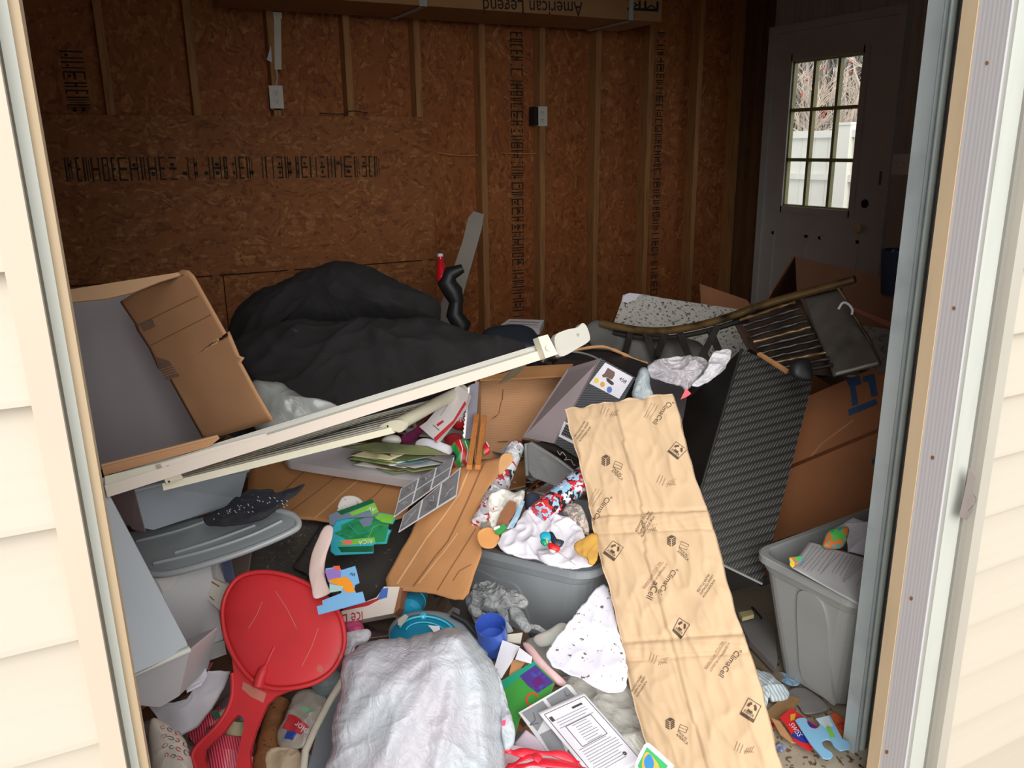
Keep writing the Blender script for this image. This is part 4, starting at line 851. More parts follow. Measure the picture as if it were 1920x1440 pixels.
# ------------------------------------------------------------------ mats, cardboard sheets
GRIT = M('gritty_black_mat', (84, 78, 72), .9, .2, 14, .2, spk=((150, 138, 116), 110, .62))
sheet('gritty_mat', 'grey-brown gritty rubber mat sheet with sandy specks above the red scoop', 'mat', [(500, 975), (556, 968), (640, 978), (700, 990), (640, 1110), (560, 1098), (455, 1078), (470, 1020)], GRIT, t=2.2, up=-.012, th=.006)
BLKS = M('black_sheet_scuffed', (62, 58, 56), .7, .2, 9, .15, spk=((120, 108, 96), 60, .66))
sheet('black_rubber_sheet', 'black scuffed sheet under the puzzle map pieces', 'sheet', [(600, 985), (660, 975), (760, 965), (790, 985), (752, 1060), (716, 1122), (690, 1136), (640, 1130), (570, 1072), (548, 1062)], BLKS, t=2.14, up=.005, amp=.004, freq=5, th=.004)
CRD = M('flattened_cardboard', (186, 132, 84), .85, .10, 5, .1)
cr = M('cardboard_fold_highlight', (216, 168, 120), .8, .05, 9, 0); ck = M('cardboard_fold_dark', (138, 92, 58), .9, .05, 9, 0)
sheet('cardboard_sheet', 'flattened brown cardboard sheet with folds under the magazine tray', 'cardboard', [(470, 862), (560, 845), (700, 858), (790, 880), (760, 968), (680, 990), (590, 974), (520, 968), (462, 930)], CRD, t=2.34, up=0, amp=.006, freq=4, th=.005, strokes=[([(590, 972), (640, 925), (690, 885)], .005, cr), ([(545, 958), (600, 915), (655, 872)], .003, ck), ([(640, 975), (700, 930), (740, 890)], .003, ck), ([(500, 950), (545, 905), (590, 865)], .003, ck)])
# standing torn cardboard flap right of the cards
P0 = spl([(935, 858), (946, 870), (925, 905), (905, 945), (900, 1000), (903, 1035), (890, 1075), (868, 1124), (810, 1112), (725, 1100), (742, 1050), (770, 1000), (800, 930), (820, 885), (868, 874)], 3)
sheet('torn_cardboard_flap', 'long torn brown cardboard flap with creases beside the grey bin of toys', 'cardboard', P0, CRD, t=2.08, tilt=34, yaw=-18, amp=.014, freq=3.2, crease=.004, th=.005, rings=14, nn=130, strokes=[([(745, 1095), (800, 1010), (860, 930), (885, 875)], .005, cr), ([(775, 1100), (840, 1015), (895, 900), (910, 868)], .004, ck), ([(820, 1108), (860, 1045), (892, 990)], .003, ck), ([(785, 1095), (830, 1040), (858, 1000)], .003, cr), ([(850, 1090), (862, 1072), (884, 1060)], .0025, ck)], center=(840, 990))
sheet('torn_cardboard_scrap', 'small curled torn cardboard scrap at the top of the creased flap', 'cardboard', spl([(935, 868), (942, 852), (958, 850), (962, 862), (948, 880), (936, 890)], 3), CARD, t=2.05, tilt=50, amp=.006, th=.003)
sheet('orange_paper_scrap', 'rounded orange-brown paper scrap on the rim of the middle grey tote', 'paper', spl([(897, 996), (915, 988), (932, 996), (936, 1012), (925, 1027), (905, 1026), (896, 1012)], 3), M('orange_kraft', (214, 150, 88), .8, .06, 9, .1), t=2.0, tilt=40, amp=.005)
# magazine tray
t = thing('magazine_tray', 'white shallow tray holding a fanned pile of magazines', 'tray', T(680, 870, 2.36))
mb = MB(); pl = Pl(680, 862, 2.36, nrm(22)); mb.prism([pl.hit(*q) for q in spl([(532, 848), (560, 838), (700, 830), (838, 850), (845, 862), (790, 890), (784, 902), (700, 890), (560, 868), (536, 860)], 3)], -pl.n*.03, M('tray_white', (196, 190, 192), .45, .05, 6, .03)); build(mb, 'tray', t)
mags = [(196, 200, 196), (120, 140, 90), (88, 130, 140), (206, 200, 190), (150, 154, 90), (110, 96, 80), (90, 110, 120), (200, 190, 150), (84, 92, 60), (176, 180, 184), (130, 136, 124)]
rm = random.Random(4)
for i in range(20):
    c = mags[i % len(mags)]; f = i/19; x = 748+rm.uniform(-26, 26)-14*f; y = 873-26*f+rm.uniform(-2, 2)
    w, hh = 70-8*f, 15; an = rm.uniform(-.10, .14); q = []
    for (dx, dy) in ((-w, 0), (-w*.15, -hh), (w, 1), (w*.2, hh)): q.append((x+dx*math.cos(an)-dy*math.sin(an), y+(dx*math.sin(an)+dy*math.cos(an))))
    sheet('magazine', 'glossy magazine in the slumped fan on the white tray', 'magazine', q, M('magazine_%d' % (i % len(mags)), c, .4, .3, 16, 0, c2=tuple(int(v*.5) for v in c)), t=2.32, up=.001+.0026*i, th=.002, side=M('page_edge', (190, 188, 182), .7), tilt=20+rm.uniform(-2, 2), amp=.002, freq=9, rings=6, nn=40, group='magazines fanned on the white tray')
sheet('magazine', 'dark olive magazine lying open on the left of the magazine fan', 'magazine', [(640, 838), (700, 828), (800, 836), (842, 852), (780, 852), (700, 848)], M('magazine_olive', (120, 124, 84), .4, .4, 9, .05, c2=(80, 84, 72)), t=2.24, up=.004, amp=.004, tilt=24)
# ------------------------------------------------------------------ game cards and puzzle pieces
CGR = M('card_grey_photo', (112, 110, 112), .5, .2, 30, 0, c2=(88, 86, 90)); CGF = M('card_border_pale', (196, 194, 198), .5, .03, 5, 0)
def gridcard(o4, nx, ny, name, label, t_, up, cell=CGR, tilt=30, yaw=-8, border=CGF):
    def bl(u, v):
        (a, b_, c, d_) = o4; return ((a[0]*(1-u)+b_[0]*u)*(1-v)+(d_[0]*(1-u)+c[0]*u)*v, (a[1]*(1-u)+b_[1]*u)*(1-v)+(d_[1]*(1-u)+c[1]*u)*v)
    dec = []; r_ = random.Random(nx*7+ny); sk = []
    for i in range(nx):
        for j in range(ny):
            g = .05; u0, u1, v0, v1 = (i+g)/nx, (i+1-g)/nx, (j+g)/ny, (j+1-g)/ny
            dec.append(([bl(u0, v0), bl(u1, v0), bl(u1, v1), bl(u0, v1)], cell))
            for _ in range(3):
                ua, va, ub, vb = [r_.uniform(.2, .8) for _ in range(4)]; sk.append(([bl(u0+(u1-u0)*ua, v0+(v1-v0)*va), bl(u0+(u1-u0)*ub, v0+(v1-v0)*vb)], .0016, M('card_detail', (156, 156, 160), .5, 0, 5, 0)))
    return sheet(name, label, 'card', o4, border, t=t_, up=up, th=.0022, tilt=tilt, yaw=yaw, dec=dec, strokes=sk)
gridcard([(752, 916), (852, 857), (842, 894), (738, 970)], 3, 2, 'grid_card', 'grey picture card of six dark cells leaning on cardboard, the rear one', 2.14, .02)
gridcard([(757, 966), (864, 876), (856, 930), (747, 998)], 3, 1, 'grid_card', 'grey picture card of three dark cells in front of the six-cell card', 2.10, .02)
GR1 = M('map_green', (44, 142, 86), .45, .15, 30, 0, c2=(30, 110, 74)); GR2 = M('map_light_green', (128, 196, 70), .45, .1, 20, 0); TQ = M('map_turquoise', (60, 176, 196), .45, .05, 10, 0); GYP = M('map_grey', (116, 130, 150), .5, .05, 10, 0); DG = M('map_dark_green', (26, 100, 62), .45, .1, 20, 0)
PK = M('pink_peg', (236, 120, 110), .5, 0, 5, 0)
sheet('puzzle_piece', 'green and turquoise map puzzle piece with upside-down letters RICA', 'puzzle piece', [(626, 966), (652, 965), (654, 972), (680, 971), (682, 962), (705, 960), (742, 966), (740, 975), (736, 982), (728, 980), (726, 990), (733, 995), (729, 1001), (724, 1018), (706, 1018), (700, 1020), (700, 1036), (628, 1040), (620, 1034), (620, 1020)], TQ, t=2.08, up=.022, th=.003, tilt=24,
      dec=[([(640, 985), (668, 972), (690, 962), (738, 968), (730, 982), (722, 1016), (700, 1018), (650, 1012), (626, 1000), (640, 994)], GR1), ([(704, 962), (741, 967), (735, 982), (718, 980), (704, 972)], GR2), ([(634, 1026), (700, 1024), (699, 1035), (640, 1036)], DG), ([(634, 1014), (702, 1008), (704, 1018), (636, 1024), (642, 1019)], GR2), ([(673, 976), (690, 968), (700, 972), (696, 985), (682, 990)], GYP), ([(643, 1015), (660, 1013), (660, 1021), (644, 1022)], PK), ([(694, 960), (706, 962), (704, 970), (696, 970)], PK)],
      txt=[('RICA', (699, 1011), (672, 1014), WHITE, 1.3)], strokes=[([(655, 985), (672, 1002), (690, 998), (704, 985)], .0012, TQ), ([(690, 1010), (700, 990), (712, 984), (724, 986)], .0012, GR2), ([(660, 1008), (640, 1000), (630, 1010)], .0012, TQ)])
sheet('puzzle_piece', 'dark green and grey puzzle piece with light green letters behind the map piece', 'puzzle piece', [(617, 966), (634, 958), (698, 936), (706, 950), (710, 960), (706, 966), (690, 968), (650, 970), (630, 975), (626, 985), (618, 983)], GYP, t=2.1, up=.018, th=.003, tilt=26, dec=[([(632, 959), (698, 936), (702, 942), (640, 966)], DG), ([(655, 962), (702, 943), (710, 960), (698, 966), (694, 956), (660, 968)], GR2)], txt=[('AV', (706, 953), (692, 950), WHITE, 1.2)])
sheet('puzzle_piece', 'small green and black puzzle piece tucked under the right edge of the map piece', 'puzzle piece', [(704, 1004), (735, 992), (730, 1004), (726, 1018), (704, 1020), (710, 1012)], GR1, t=2.1, up=.012, th=.003)
BL1 = M('puzzle_sky_blue', (122, 176, 220), .45, .04, 10, 0); PU = M('puzzle_lilac', (150, 120, 190), .45, .05, 10, 0); ORG = M('puzzle_orange', (240, 150, 40), .45, .06, 10, 0); ORR = M('puzzle_red_orange', (240, 96, 60), .45, .05, 10, 0)
sheet('puzzle_piece', 'light blue puzzle piece with orange shape and a small letter W', 'puzzle piece', [(610, 1066), (636, 1062), (640, 1069), (666, 1061), (669, 1071), (674, 1092), (666, 1096), (664, 1104), (668, 1112), (680, 1109), (685, 1128), (642, 1140), (597, 1152), (594, 1137), (605, 1134), (604, 1126), (640, 1112), (640, 1098), (618, 1094)], BL1, t=1.79, th=.003, tilt=34,
      dec=[([(609, 1070), (634, 1064), (640, 1074), (638, 1088), (616, 1092)], PU), ([(616, 1088), (634, 1084), (650, 1082), (660, 1092), (666, 1110), (650, 1112), (640, 1100), (618, 1092)], ORG), ([(624, 1062), (637, 1061), (639, 1070), (630, 1068)], ORR), ([(618, 1095), (644, 1100), (640, 1108), (618, 1112)], M('puzzle_pale_green', (170, 200, 196), .5))], txt=[('W', (668, 1076), (658, 1073), INKB, .9)])
sheet('pink_fabric_band', 'pale pink curved strap of fabric curling beside the map puzzle piece', 'strap', spl([(616, 984), (624, 990), (622, 1010), (612, 1040), (608, 1070), (614, 1100), (618, 1112), (590, 1122), (584, 1100), (579, 1075), (584, 1040), (596, 1010), (606, 990)], 4), M('pale_pink_cloth', (222, 196, 188), .85, .06, 9, .15), t=1.86, tilt=34, dome=.006, amp=.003, center=(598, 1060), under=.003, nn=100)
sheet('lace_doily', 'pale crumpled paper scrap with dark pattern behind the puzzle pieces', 'paper', spl([(632, 960), (640, 934), (656, 929), (672, 933), (680, 944), (660, 956)], 3), M('patterned_scrap', (214, 206, 200), .8, .06, 9, .2, spk=((110, 96, 96), 90, .6)), t=2.14, up=.015, tilt=30, amp=.006)
# rice drink carton
t = thing('drink_carton', 'white drink carton with red upside-down lettering beside the red scoop', 'carton', T(690, 1150, 2.02))
RT_ = M('carton_red_print', (190, 44, 52), .5, .03, 5, 0); pl = Pl(690, 1140, 1.98, nrm(52, -14)); mb = MB()
mb.prism([pl.hit(*q) for q in [(640, 1146), (706, 1120), (720, 1100), (752, 1100), (748, 1120), (738, 1150), (664, 1164), (646, 1166)]], -pl.n*.05, M('carton_white', (222, 210, 200), .6, .04, 8, .05)); mb.text('ice D', pl, (681, 1146), (638, 1153), RT_, asp=1.5)
mb.decal(pl, [(644, 1142), (708, 1122), (712, 1124), (690, 1136), (644, 1145)], RT_); mb.decal(pl, [(716, 1104), (728, 1102), (726, 1120), (706, 1126)], M('carton_blue_print', (70, 110, 190), .5, 0, 5, 0)); build(mb, 'body', t)
mb = MB(); mb.prism([pl.hit(*q, .001) for q in [(750, 1100), (754, 1102), (750, 1140), (738, 1152)]], -pl.n*.045, CARDD); build(mb, 'torn_edge', t)
# ------------------------------------------------------------------ red scoop (saucer with handle)
t = thing('red_plastic_paddle', 'big round red plastic paddle with forked handle standing on the junk', 'paddle', T(450, 1440, 1.66))
pl = Pl(532, 1170, 1.84, nrm(50, -6))
RIM = spl([(420, 1150), (430, 1110), (455, 1082), (500, 1074), (550, 1084), (600, 1110), (636, 1148), (648, 1190), (644, 1225), (622, 1262), (580, 1285), (520, 1292), (480, 1278), (450, 1245), (428, 1200)], 5)
def gr(p): return 0
mb = MB(); patch(mb, pl, RIM, RED, .014, 6, .001, 4, 26, 150, thick=.006, center=(535, 1180)); tree = mb.bvh()
SCF = M('red_scuff', (196, 120, 104), .7, .1, 9, 0)
for a, b_ in (((520, 1110), (560, 1180)), ((470, 1180), (496, 1130)), ((600, 1180), (570, 1250))): mb.stroke(pl, [a, ((a[0]+b_[0])/2+3, (a[1]+b_[1])/2), b_], .0014, SCF, tree, .0006)
dc_ = build(mb, 'disc', t)
mb = MB(); mb.tube([pl.hit(*q, .010) for q in RIM+RIM[:1]], .0052, RED, 8, False); build(mb, 'rim_bead', dc_)
mb = MB(); path = spl([(518, 1214), (506, 1240), (492, 1272), (488, 1290)], 4, False); mb.tube([pl.hit(*q, .012) for q in path], [.004]*6+[.012]*(len(path)-6), RED, 10); build(mb, 'spine_rib', dc_)
HO = [(434, 1228), (450, 1250), (478, 1276), (515, 1290), (560, 1290), (540, 1296), (516, 1306), (500, 1322), (490, 1345), (478, 1375), (468, 1410), (470, 1450), (440, 1470), (442, 1440), (448, 1400), (458, 1360), (456, 1344), (446, 1340), (436, 1350), (420, 1372), (400, 1390), (384, 1406), (382, 1424), (392, 1450), (380, 1470), (364, 1440), (357, 1420), (362, 1404), (385, 1385), (410, 1360), (428, 1330), (438, 1300), (438, 1260)]
pl2 = Pl(532, 1170, 1.844, nrm(50, -6)); mb = MB(); P = [pl2.hit(*q) for q in HO]; mb.prism(P, -pl2.n*.012, RED)
mb.decal(pl2, [(456, 1278), (488, 1294), (500, 1300), (494, 1318), (470, 1306), (454, 1292)], SCF, lift=.0012); build(mb, 'forked_handle', t)
mb = MB(); mb.tube([pl2.hit(*q, 0) for q in spl([(436, 1262), (436, 1300), (426, 1332), (404, 1364), (370, 1398), (360, 1420), (372, 1450)], 4, False)], .005, RED, 8); build(mb, 'handle_edge', t)
# ribbon spools, log, wrappers around the handle
SAT = m_lines('satin_pink_red', (190, 30, 60), (236, 110, 130), 60, rough=.3, dist=.6, bst=.2)
for (a, b_, r, lb) in (((424, 1446, 1.84), (440, 1376, 1.86), .048, 'pinkish red spool of shiny ribbon inside the fork of the red handle'), ((366, 1376, 1.90), (418, 1340, 1.90), .028, 'red and silver spool of ribbon left of the red handle')):
    t = thing('ribbon_spool', lb, 'ribbon', T(*a)); A, B_ = T(*a), T(*b_); L = (B_-A).length
    mb = MB(); mb.lathe(A, B_-A, [(.001, 0), (r, 0), (r*1.02, L*.3), (r, L*.7), (r*.7, L), (.001, L)], SAT, 30); build(mb, 'ribbon', t)
    mb = MB(); mb.lathe(A, B_-A, [(.001, L), (r*.45, L), (r*.3, L*1.35), (.001, L*1.36)], M('spool_core', (206, 196, 160), .6)); build(mb, 'core', t)
o = sheet('satin_bag', 'shiny mauve and silver gift wrap behind the fork of the red handle', 'gift wrap', spl([(400, 1330), (436, 1300), (470, 1330), (460, 1370), (430, 1400), (395, 1370)], 3), m_bag('mauve_gloss', (190, 170, 186), (130, 110, 126), .25, 8, .4), t=1.96, tilt=45, dome=.02, amp=.01)
for i, (q, c) in enumerate((([(386, 1370), (404, 1362), (408, 1385), (392, 1395)], (74, 110, 92)), ([(395, 1334), (408, 1330), (414, 1345), (402, 1350)], (74, 110, 92)))):
    sheet('green_ribbon', ('dark green ribbon band below the white papers', 'dark green ribbon end above the silver and red spool')[i], 'ribbon', q, M('green_ribbon', c, .35), t=1.855, tilt=45, amp=.002)
mb = MB(); A, B_ = T(490, 1460, 1.82), T(522, 1318, 1.97); n_ = [A.lerp(B_, k/10)+Vector((random.uniform(-.002, .002), 0, random.uniform(-.003, .003))) for k in range(11)]; mb.tube(n_, .026, M('old_timber', (146, 94, 54), .8, .2, 6, .2, stretch=(3, 3, 12), c2=(104, 64, 38), spk=((60, 52, 46), 24, .62)), 14)
o = build(mb, 'weathered_wood_post'); tag(o, 'weathered orange-brown wooden stick right of the red handle', 'stick')
WRP = M('patterned_fabric', (206, 196, 184), .8, .05, 8, .2, spk=((168, 84, 84), 60, .66))
sheet('printed_cloth', 'cream cloth printed with small red and grey curls at the bottom left', 'cloth', spl([(284, 1350), (310, 1355), (340, 1378), (352, 1400), (362, 1440), (370, 1480), (300, 1480), (280, 1400)], 4), WRP, t=1.66, up=.0, tilt=30, dome=.03, amp=.008, crease=.004, under=.01,
      strokes=[(ell(312+12*(i % 4)+3*(i//4), 1372+18*(i//4)+3*(i % 4), 4+i % 3, 3, i*40, 10, 0, 300), .0012, (RT_, INK)[i % 2]) for i in range(15)])
for i, (q, tt, tl, lb) in enumerate((([(275, 1318), (300, 1325), (350, 1310), (390, 1258), (432, 1258), (420, 1290), (398, 1330), (370, 1362), (340, 1380), (300, 1352)], 1.87, 40, 'large crumpled white paper bottom left under the tipped white bin'), ([(342, 1280), (360, 1258), (385, 1250), (388, 1265), (378, 1285), (350, 1300)], 1.84, 30, 'white folded paper between the tipped bin and the red paddle'), ([(384, 1212), (420, 1200), (425, 1226), (392, 1238)], 1.98, 30, 'cream card behind the lower left edge of the red paddle'), ([(357, 1225), (384, 1214), (390, 1238), (372, 1240)], 1.96, 25, 'small blue-tinted white paper corner beside the drawer box'))):
    sheet('loose_paper', lb, 'paper', q, (WHITE, WHITE, PAPG, WHITE)[i], t=tt, tilt=tl, amp=.008 if i < 2 else .003, freq=9, crease=.005 if i < 2 else 0)
sheet('red_and_green_scrap', 'dark red and green folded gift scrap beside the tipped white bin', 'gift wrap', [(355, 1228), (372, 1240), (400, 1242), (392, 1256), (350, 1262), (346, 1250)], M('dark_red_scrap', (128, 58, 62), .6, .2, 30, 0, c2=(60, 84, 76)), t=1.9, tilt=30, amp=.004)
sheet('colour_wrapper', 'clear wrapper with red and blue print and green recycling mark by the wooden stick', 'wrapper', spl([(540, 1330), (552, 1300), (580, 1292), (606, 1300), (612, 1330), (596, 1370), (570, 1400), (532, 1406), (520, 1380)], 3), m_bag('wrapper_film', (186, 178, 168), (140, 132, 124), .25, 14, .5), t=1.9, tilt=35, dome=.012, amp=.008, crease=.010, under=.01,
      dec=[([(545, 1344), (560, 1348), (582, 1366), (566, 1380), (530, 1368)], RT_), ([(540, 1372), (560, 1376), (550, 1390), (534, 1386)], M('wrapper_blue', (50, 80, 170), .4)), (ell(578, 1336, 11, 6, 10, 14), M('wrapper_green', (130, 176, 140), .4))], txt=[('olor', (582, 1372), (560, 1356), WHITE, 1.0)])
sheet('brown_paper_scrap', 'crumpled brown paper at the bottom beside the white tray edge', 'paper', spl([(500, 1410), (530, 1400), (560, 1405), (572, 1430), (560, 1460), (505, 1460)], 3), M('scrap_tan', (176, 156, 130), .8), t=1.72, tilt=30, amp=.01, crease=.008)
t = thing('grey_bin_lid', 'grey plastic bin edge with pale rim partly under the big white bag', 'lid', T(600, 1440, 1.7))
mb = MB(); mb.prism([T(*q) for q in ((640, 1272, 1.86), (652, 1290, 1.85), (640, 1400, 1.72), (620, 1450, 1.66), (575, 1450, 1.65), (600, 1350, 1.76))], FW*.03, M('lid_mid_grey', (108, 114, 120), .45, .05, 6, 0)); build(mb, 'plate', t)
mb = MB(); mb.tube([T(*q) for q in ((645, 1270, 1.86), (616, 1318, 1.8), (590, 1368, 1.74), (572, 1410, 1.69), (568, 1450, 1.65))], .008, M('lid_rim_pale', (206, 200, 184), .4), 10); build(mb, 'rim', t)
mb = MB(); mb.lathe(T(636, 1300, 1.83), (0, -.3, 1), [(.001, -.004), (.007, 0), (.001, .004)], M('bead_gold', (190, 160, 90), .3, 0, 5, 0, metal=.8), 12); build(mb, 'metal_clip', t)
mb = MB(); mb.lathe(T(612, 1278, 1.95), (0, 0, 1), [(.001, -.035)]+[(.036*math.cos(a), .034*math.sin(a)) for a in np.linspace(-1.3, 1.3, 9)]+[(.001, .035)], M('grey_blue_rubber', (120, 134, 138), .5), 24)
o = build(mb, 'grey_ball'); tag(o, 'grey-blue rubber ball under the lower right edge of the red paddle', 'ball')
mb = MB(); PKM = M('pink_yarn', (210, 80, 130), .9, .3, 60, .5)
patch(mb, Pl(662, 1178, 1.98, nrm(40)), spl([(646, 1166), (662, 1162), (680, 1170), (680, 1184), (664, 1192), (650, 1190)], 3), PKM, .018, 2, .005, 40, 10, 60, under=.01); o = build(mb, 'pink_yarn_ball'); tag(o, 'small bright pink fuzzy yarn ball right of the red paddle', 'yarn')
sheet('white_tissue', 'crumpled white tissue between red paddle and big white bag', 'tissue', spl([(646, 1190), (664, 1185), (690, 1178), (698, 1190), (685, 1204), (662, 1215), (654, 1240), (645, 1228)], 3), WHITE, t=1.95, tilt=40, dome=.015, amp=.010, freq=22, crease=.008, under=.005)
sheet('dark_wood_piece', 'dark weathered board piece behind the teal lid', 'board', [(682, 1164), (722, 1150), (760, 1142), (742, 1184), (706, 1176)], M('dark_board', (92, 78, 70), .85, .2, 8, .2), t=2.1, th=.01)
sheet('small_mauve_scrap', 'small crumpled mauve paper above the teal lid', 'paper', spl([(726, 1148), (750, 1138), (770, 1140), (764, 1156), (744, 1160)], 3), M('scrap_mauve', (186, 164, 170), .7), t=2.06, amp=.006, crease=.004)
# ------------------------------------------------------------------ gift things behind the tray
sheet('mail_envelope', 'white mailing box with red stripe standing behind the gift ribbon', 'mailer', [(800, 790), (858, 722), (880, 738), (872, 760), (818, 828), (786, 800)], M('mailer_white', (206, 198, 196), .6, .05, 8, .05), t=2.34, tilt=50, yaw=-20, th=.02, dec=[([(813, 822), (850, 788), (872, 752), (874, 758), (851, 794), (817, 829)], RT_), ([(818, 796), (830, 788), (833, 791), (821, 800)], RT_)], strokes=[([(812, 797), (824, 807)], .002, INK), ([(826, 780), (842, 756), (848, 748)], .002, M('faint_grey', (150, 150, 146), .7))])
sheet('curled_paper', 'white curled paper sheet below the mailing box', 'paper', spl([(778, 836), (782, 826), (800, 822), (840, 834), (850, 842), (842, 852), (820, 846), (796, 838), (788, 842)], 3), WHITE, t=2.32, tilt=40, amp=.006, dome=.012, under=.003)
t = thing('red_ornament', 'red glitter ornament with white snowflake behind the mailing box', 'ornament', T(862, 790, 2.45))
c = T(862, 786, 2.46); mb = MB(); mb.lathe(c, (0, 0, 1), [(.03*math.cos(a)+.0001, .034*math.sin(a)) for a in np.linspace(-1.55, 1.55, 14)], M('red_glitter', (196, 40, 44), .35, .3, 160, .3), 28); build(mb, 'ball', t)
mb = MB(); pl = Pl(862, 780, 2.425, -FW)
for k in range(6):
    a = math.pi*k/6; dx, dy = 12*math.cos(a), 12*math.sin(a); mb.stroke(pl, [(864-dx, 779-dy), (864+dx, 779+dy)], .0022, WHITE)
build(mb, 'snowflake', t)
sheet('red_gift_scrap', 'dark red glossy gift paper beside the snowflake ornament', 'gift wrap', spl([(832, 822), (850, 812), (866, 818), (862, 834), (842, 838)], 3), M('deep_red_gloss', (150, 40, 44), .3, .2, 20, .2), t=2.4, tilt=40, amp=.008)
sheet('magenta_fabric', 'magenta and purple fabric behind the louvred shelf roller', 'fabric', spl([(752, 818), (790, 795), (830, 750), (838, 748), (826, 775), (800, 800), (776, 828), (758, 832)], 3), M('magenta_cloth', (150, 36, 92), .8, .3, 20, .3, c2=(70, 40, 70)), t=2.42, tilt=45, amp=.008)
sheet('white_figurine', 'small white toy animal head peeking over the magazine tray', 'figurine', spl([(715, 826), (730, 816), (748, 818), (752, 828), (740, 834), (724, 832)], 3), WPL, t=2.3, tilt=45, dome=.018, amp=.002, under=.01)
sheet('serrated_foil_box', 'grey long carton with serrated metal cutting edge standing behind the wood sticks', 'carton', [(877, 724), (898, 716), (893, 800), (888, 822), (868, 824), (872, 800), (876, 760)], M('foil_box_grey', (128, 124, 136), .5, .1, 20, .1), t=2.4, tilt=62, th=.03, dec=[([(877+(.7 if k % 2 else -1.2)-k*.38, 728+k*4.0) for k in range(24)]+[(872, 822), (881, 726)], M('serrated_steel', (206, 200, 200), .35, 0, 5, 0, metal=.5))])
GST = m_lines('gift_stripes', (190, 32, 40), (40, 140, 66), 9, rough=.35, dist=1.2, bst=.1)
for q, lb, tt in (([(846, 838), (858, 824), (880, 826), (884, 842), (882, 868), (862, 880), (850, 872), (856, 856)], 'red and green striped gift ribbon curling above the grid card', 2.27), ([(906, 838), (912, 828), (920, 846), (906, 854)], 'small red, green and white ribbon end right of the wood sticks', 2.2)):
    sheet('gift_ribbon', lb, 'ribbon', spl(q, 3), GST, t=tt, tilt=45, amp=.008, freq=20, dome=.006, under=.003, strokes=[([(862, 826), (868, 845), (864, 868)], .0022, WHITE), ([(872, 828), (878, 845), (874, 868)], .0022, WHITE)] if q[0][0] < 900 else [([(912, 829), (919, 845)], .003, WHITE)])
for k, (a, b_) in enumerate((((894, 780), (880, 876)), ((908, 782), (896, 876)))):
    mb = MB(); mb.beam(T(*b_, 2.14), T(*a, 2.38), .014, .014, M('pine_stick', (204, 130, 70), .6, .1, 9, .05, stretch=(3, 3, 20)), FW*-1); o = build(mb, 'wooden_stick'); tag(o, ('left one of two square pine sticks standing in the open carton', 'right one of two square pine sticks standing in the open carton')[k], 'stick')
# big open carton in the centre
t = thing('corrugated_carton', 'open brown corrugated carton with a torn seam in the centre of the heap', 'box', T(980, 880, 2.75))
CC = m_lines('corrugated_board', (186, 132, 86), (198, 146, 98), 60, dist=.3, bst=.12, direc='Z')
panel([(896, 706), (1068, 686), (1010, 800), (985, 870), (894, 905)], [2.75, 2.8, 2.78, 2.74, 2.68], .005, CC, 'rear_panel', t, dec=[([(942, 730), (944, 730), (943, 750), (940, 752)], ck), ([(939, 752), (941, 752), (936, 775), (934, 776)], ck), ([(936, 775), (930, 782), (918, 788), (928, 780)], ck), ([(1040, 692), (1056, 690), (1055, 693), (1042, 695)], ck)])
panel([(935, 690), (1075, 682), (1064, 704), (900, 712)], [2.7, 2.75, 2.68, 2.66], .005, CARDB, 'top_flap', t)
panel([(894, 705), (902, 706), (900, 900), (892, 905)], [2.62, 2.7, 2.62, 2.55], .005, CARD, 'left_edge', t)
panel([(900, 880), (990, 860), (985, 910), (900, 930)], [2.66, 2.7, 2.5, 2.45], .005, CARDB, 'bottom_panel', t)
panel([(985, 668), (1010, 660), (968, 705), (936, 720)], [2.5, 2.5, 2.56, 2.58], .004, M('dark_green_grey_flap', (120, 112, 92), .8), 'torn_corner', t)
# black printed carton behind the boot box
t = thing('black_printed_carton', 'black printed carton with torn pale edges behind the shoe box', 'box', T(1120, 700, 2.8))
panel([(1030, 690), (1060, 662), (1108, 654), (1140, 656), (1214, 682), (1206, 708), (1150, 700), (1125, 672), (1060, 700)], [2.74, 2.8, 2.84, 2.84, 2.78, 2.72, 2.7, 2.74, 2.72], .01, M('black_print_card', (48, 44, 46), .4, .2, 14, .05), 'panel', t)
mb = MB(); mb.tube([T(*q, 2.8) for q in spl([(1045, 664), (1085, 655), (1120, 650), (1140, 652), (1165, 662), (1190, 674), (1214, 681)], 4, False)], [.004+.003*random.random() for _ in range(25)], CARD, 6); build(mb, 'torn_edge', t)
mb = MB(); pl = Pl(1075, 672, 2.72, nrm(45)); mb.tube([pl.hit(*q) for q in ell(1078, 690, 62, 30, 8, 20, 185, 330)], .004, M('print_grey', (110, 104, 104), .5), 6); build(mb, 'printed_ring', t)
# boot box
t = thing('shoe_box', 'dark ribbed shoe box with mauve side and white boot sticker, tilted in the heap', 'box', T(1080, 860, 2.45))
O = T(1127, 672, 2.6); vA = T(1192, 708, 2.577)-O; vB = T(1042, 828, 2.60)-O; vC = T(1068, 691, 2.32)-O
sA, sB = T(1127, 672, 2.50), None
q4 = quad4((1127, 672), (1192, 708), (1104, 872), (1040, 832), 2.5)
q5 = [q4[0], q4[3], T(980, 820, 2.52), T(1066, 690, 2.62)]
MAU = M('mauve_card', (156, 142, 144), .6, .05, 5, .03); RIB = m_lines('ribbed_dark_card', (52, 52, 56), (82, 82, 86), 55, dist=0, bst=.2, direc='DIAGONAL')
nf = (q4[1]-q4[0]).cross(q4[3]-q4[0]).normalized(); nf = nf if nf.dot(CAM-q4[0]) > 0 else -nf
mb = MB(); mb.prism([q4[0], q4[1], q4[2], q4[3]], -nf*.11, RIB, M('box_side_black', (40, 38, 40), .5)); pl = plane_pts(q4[0], q4[1], q4[3])
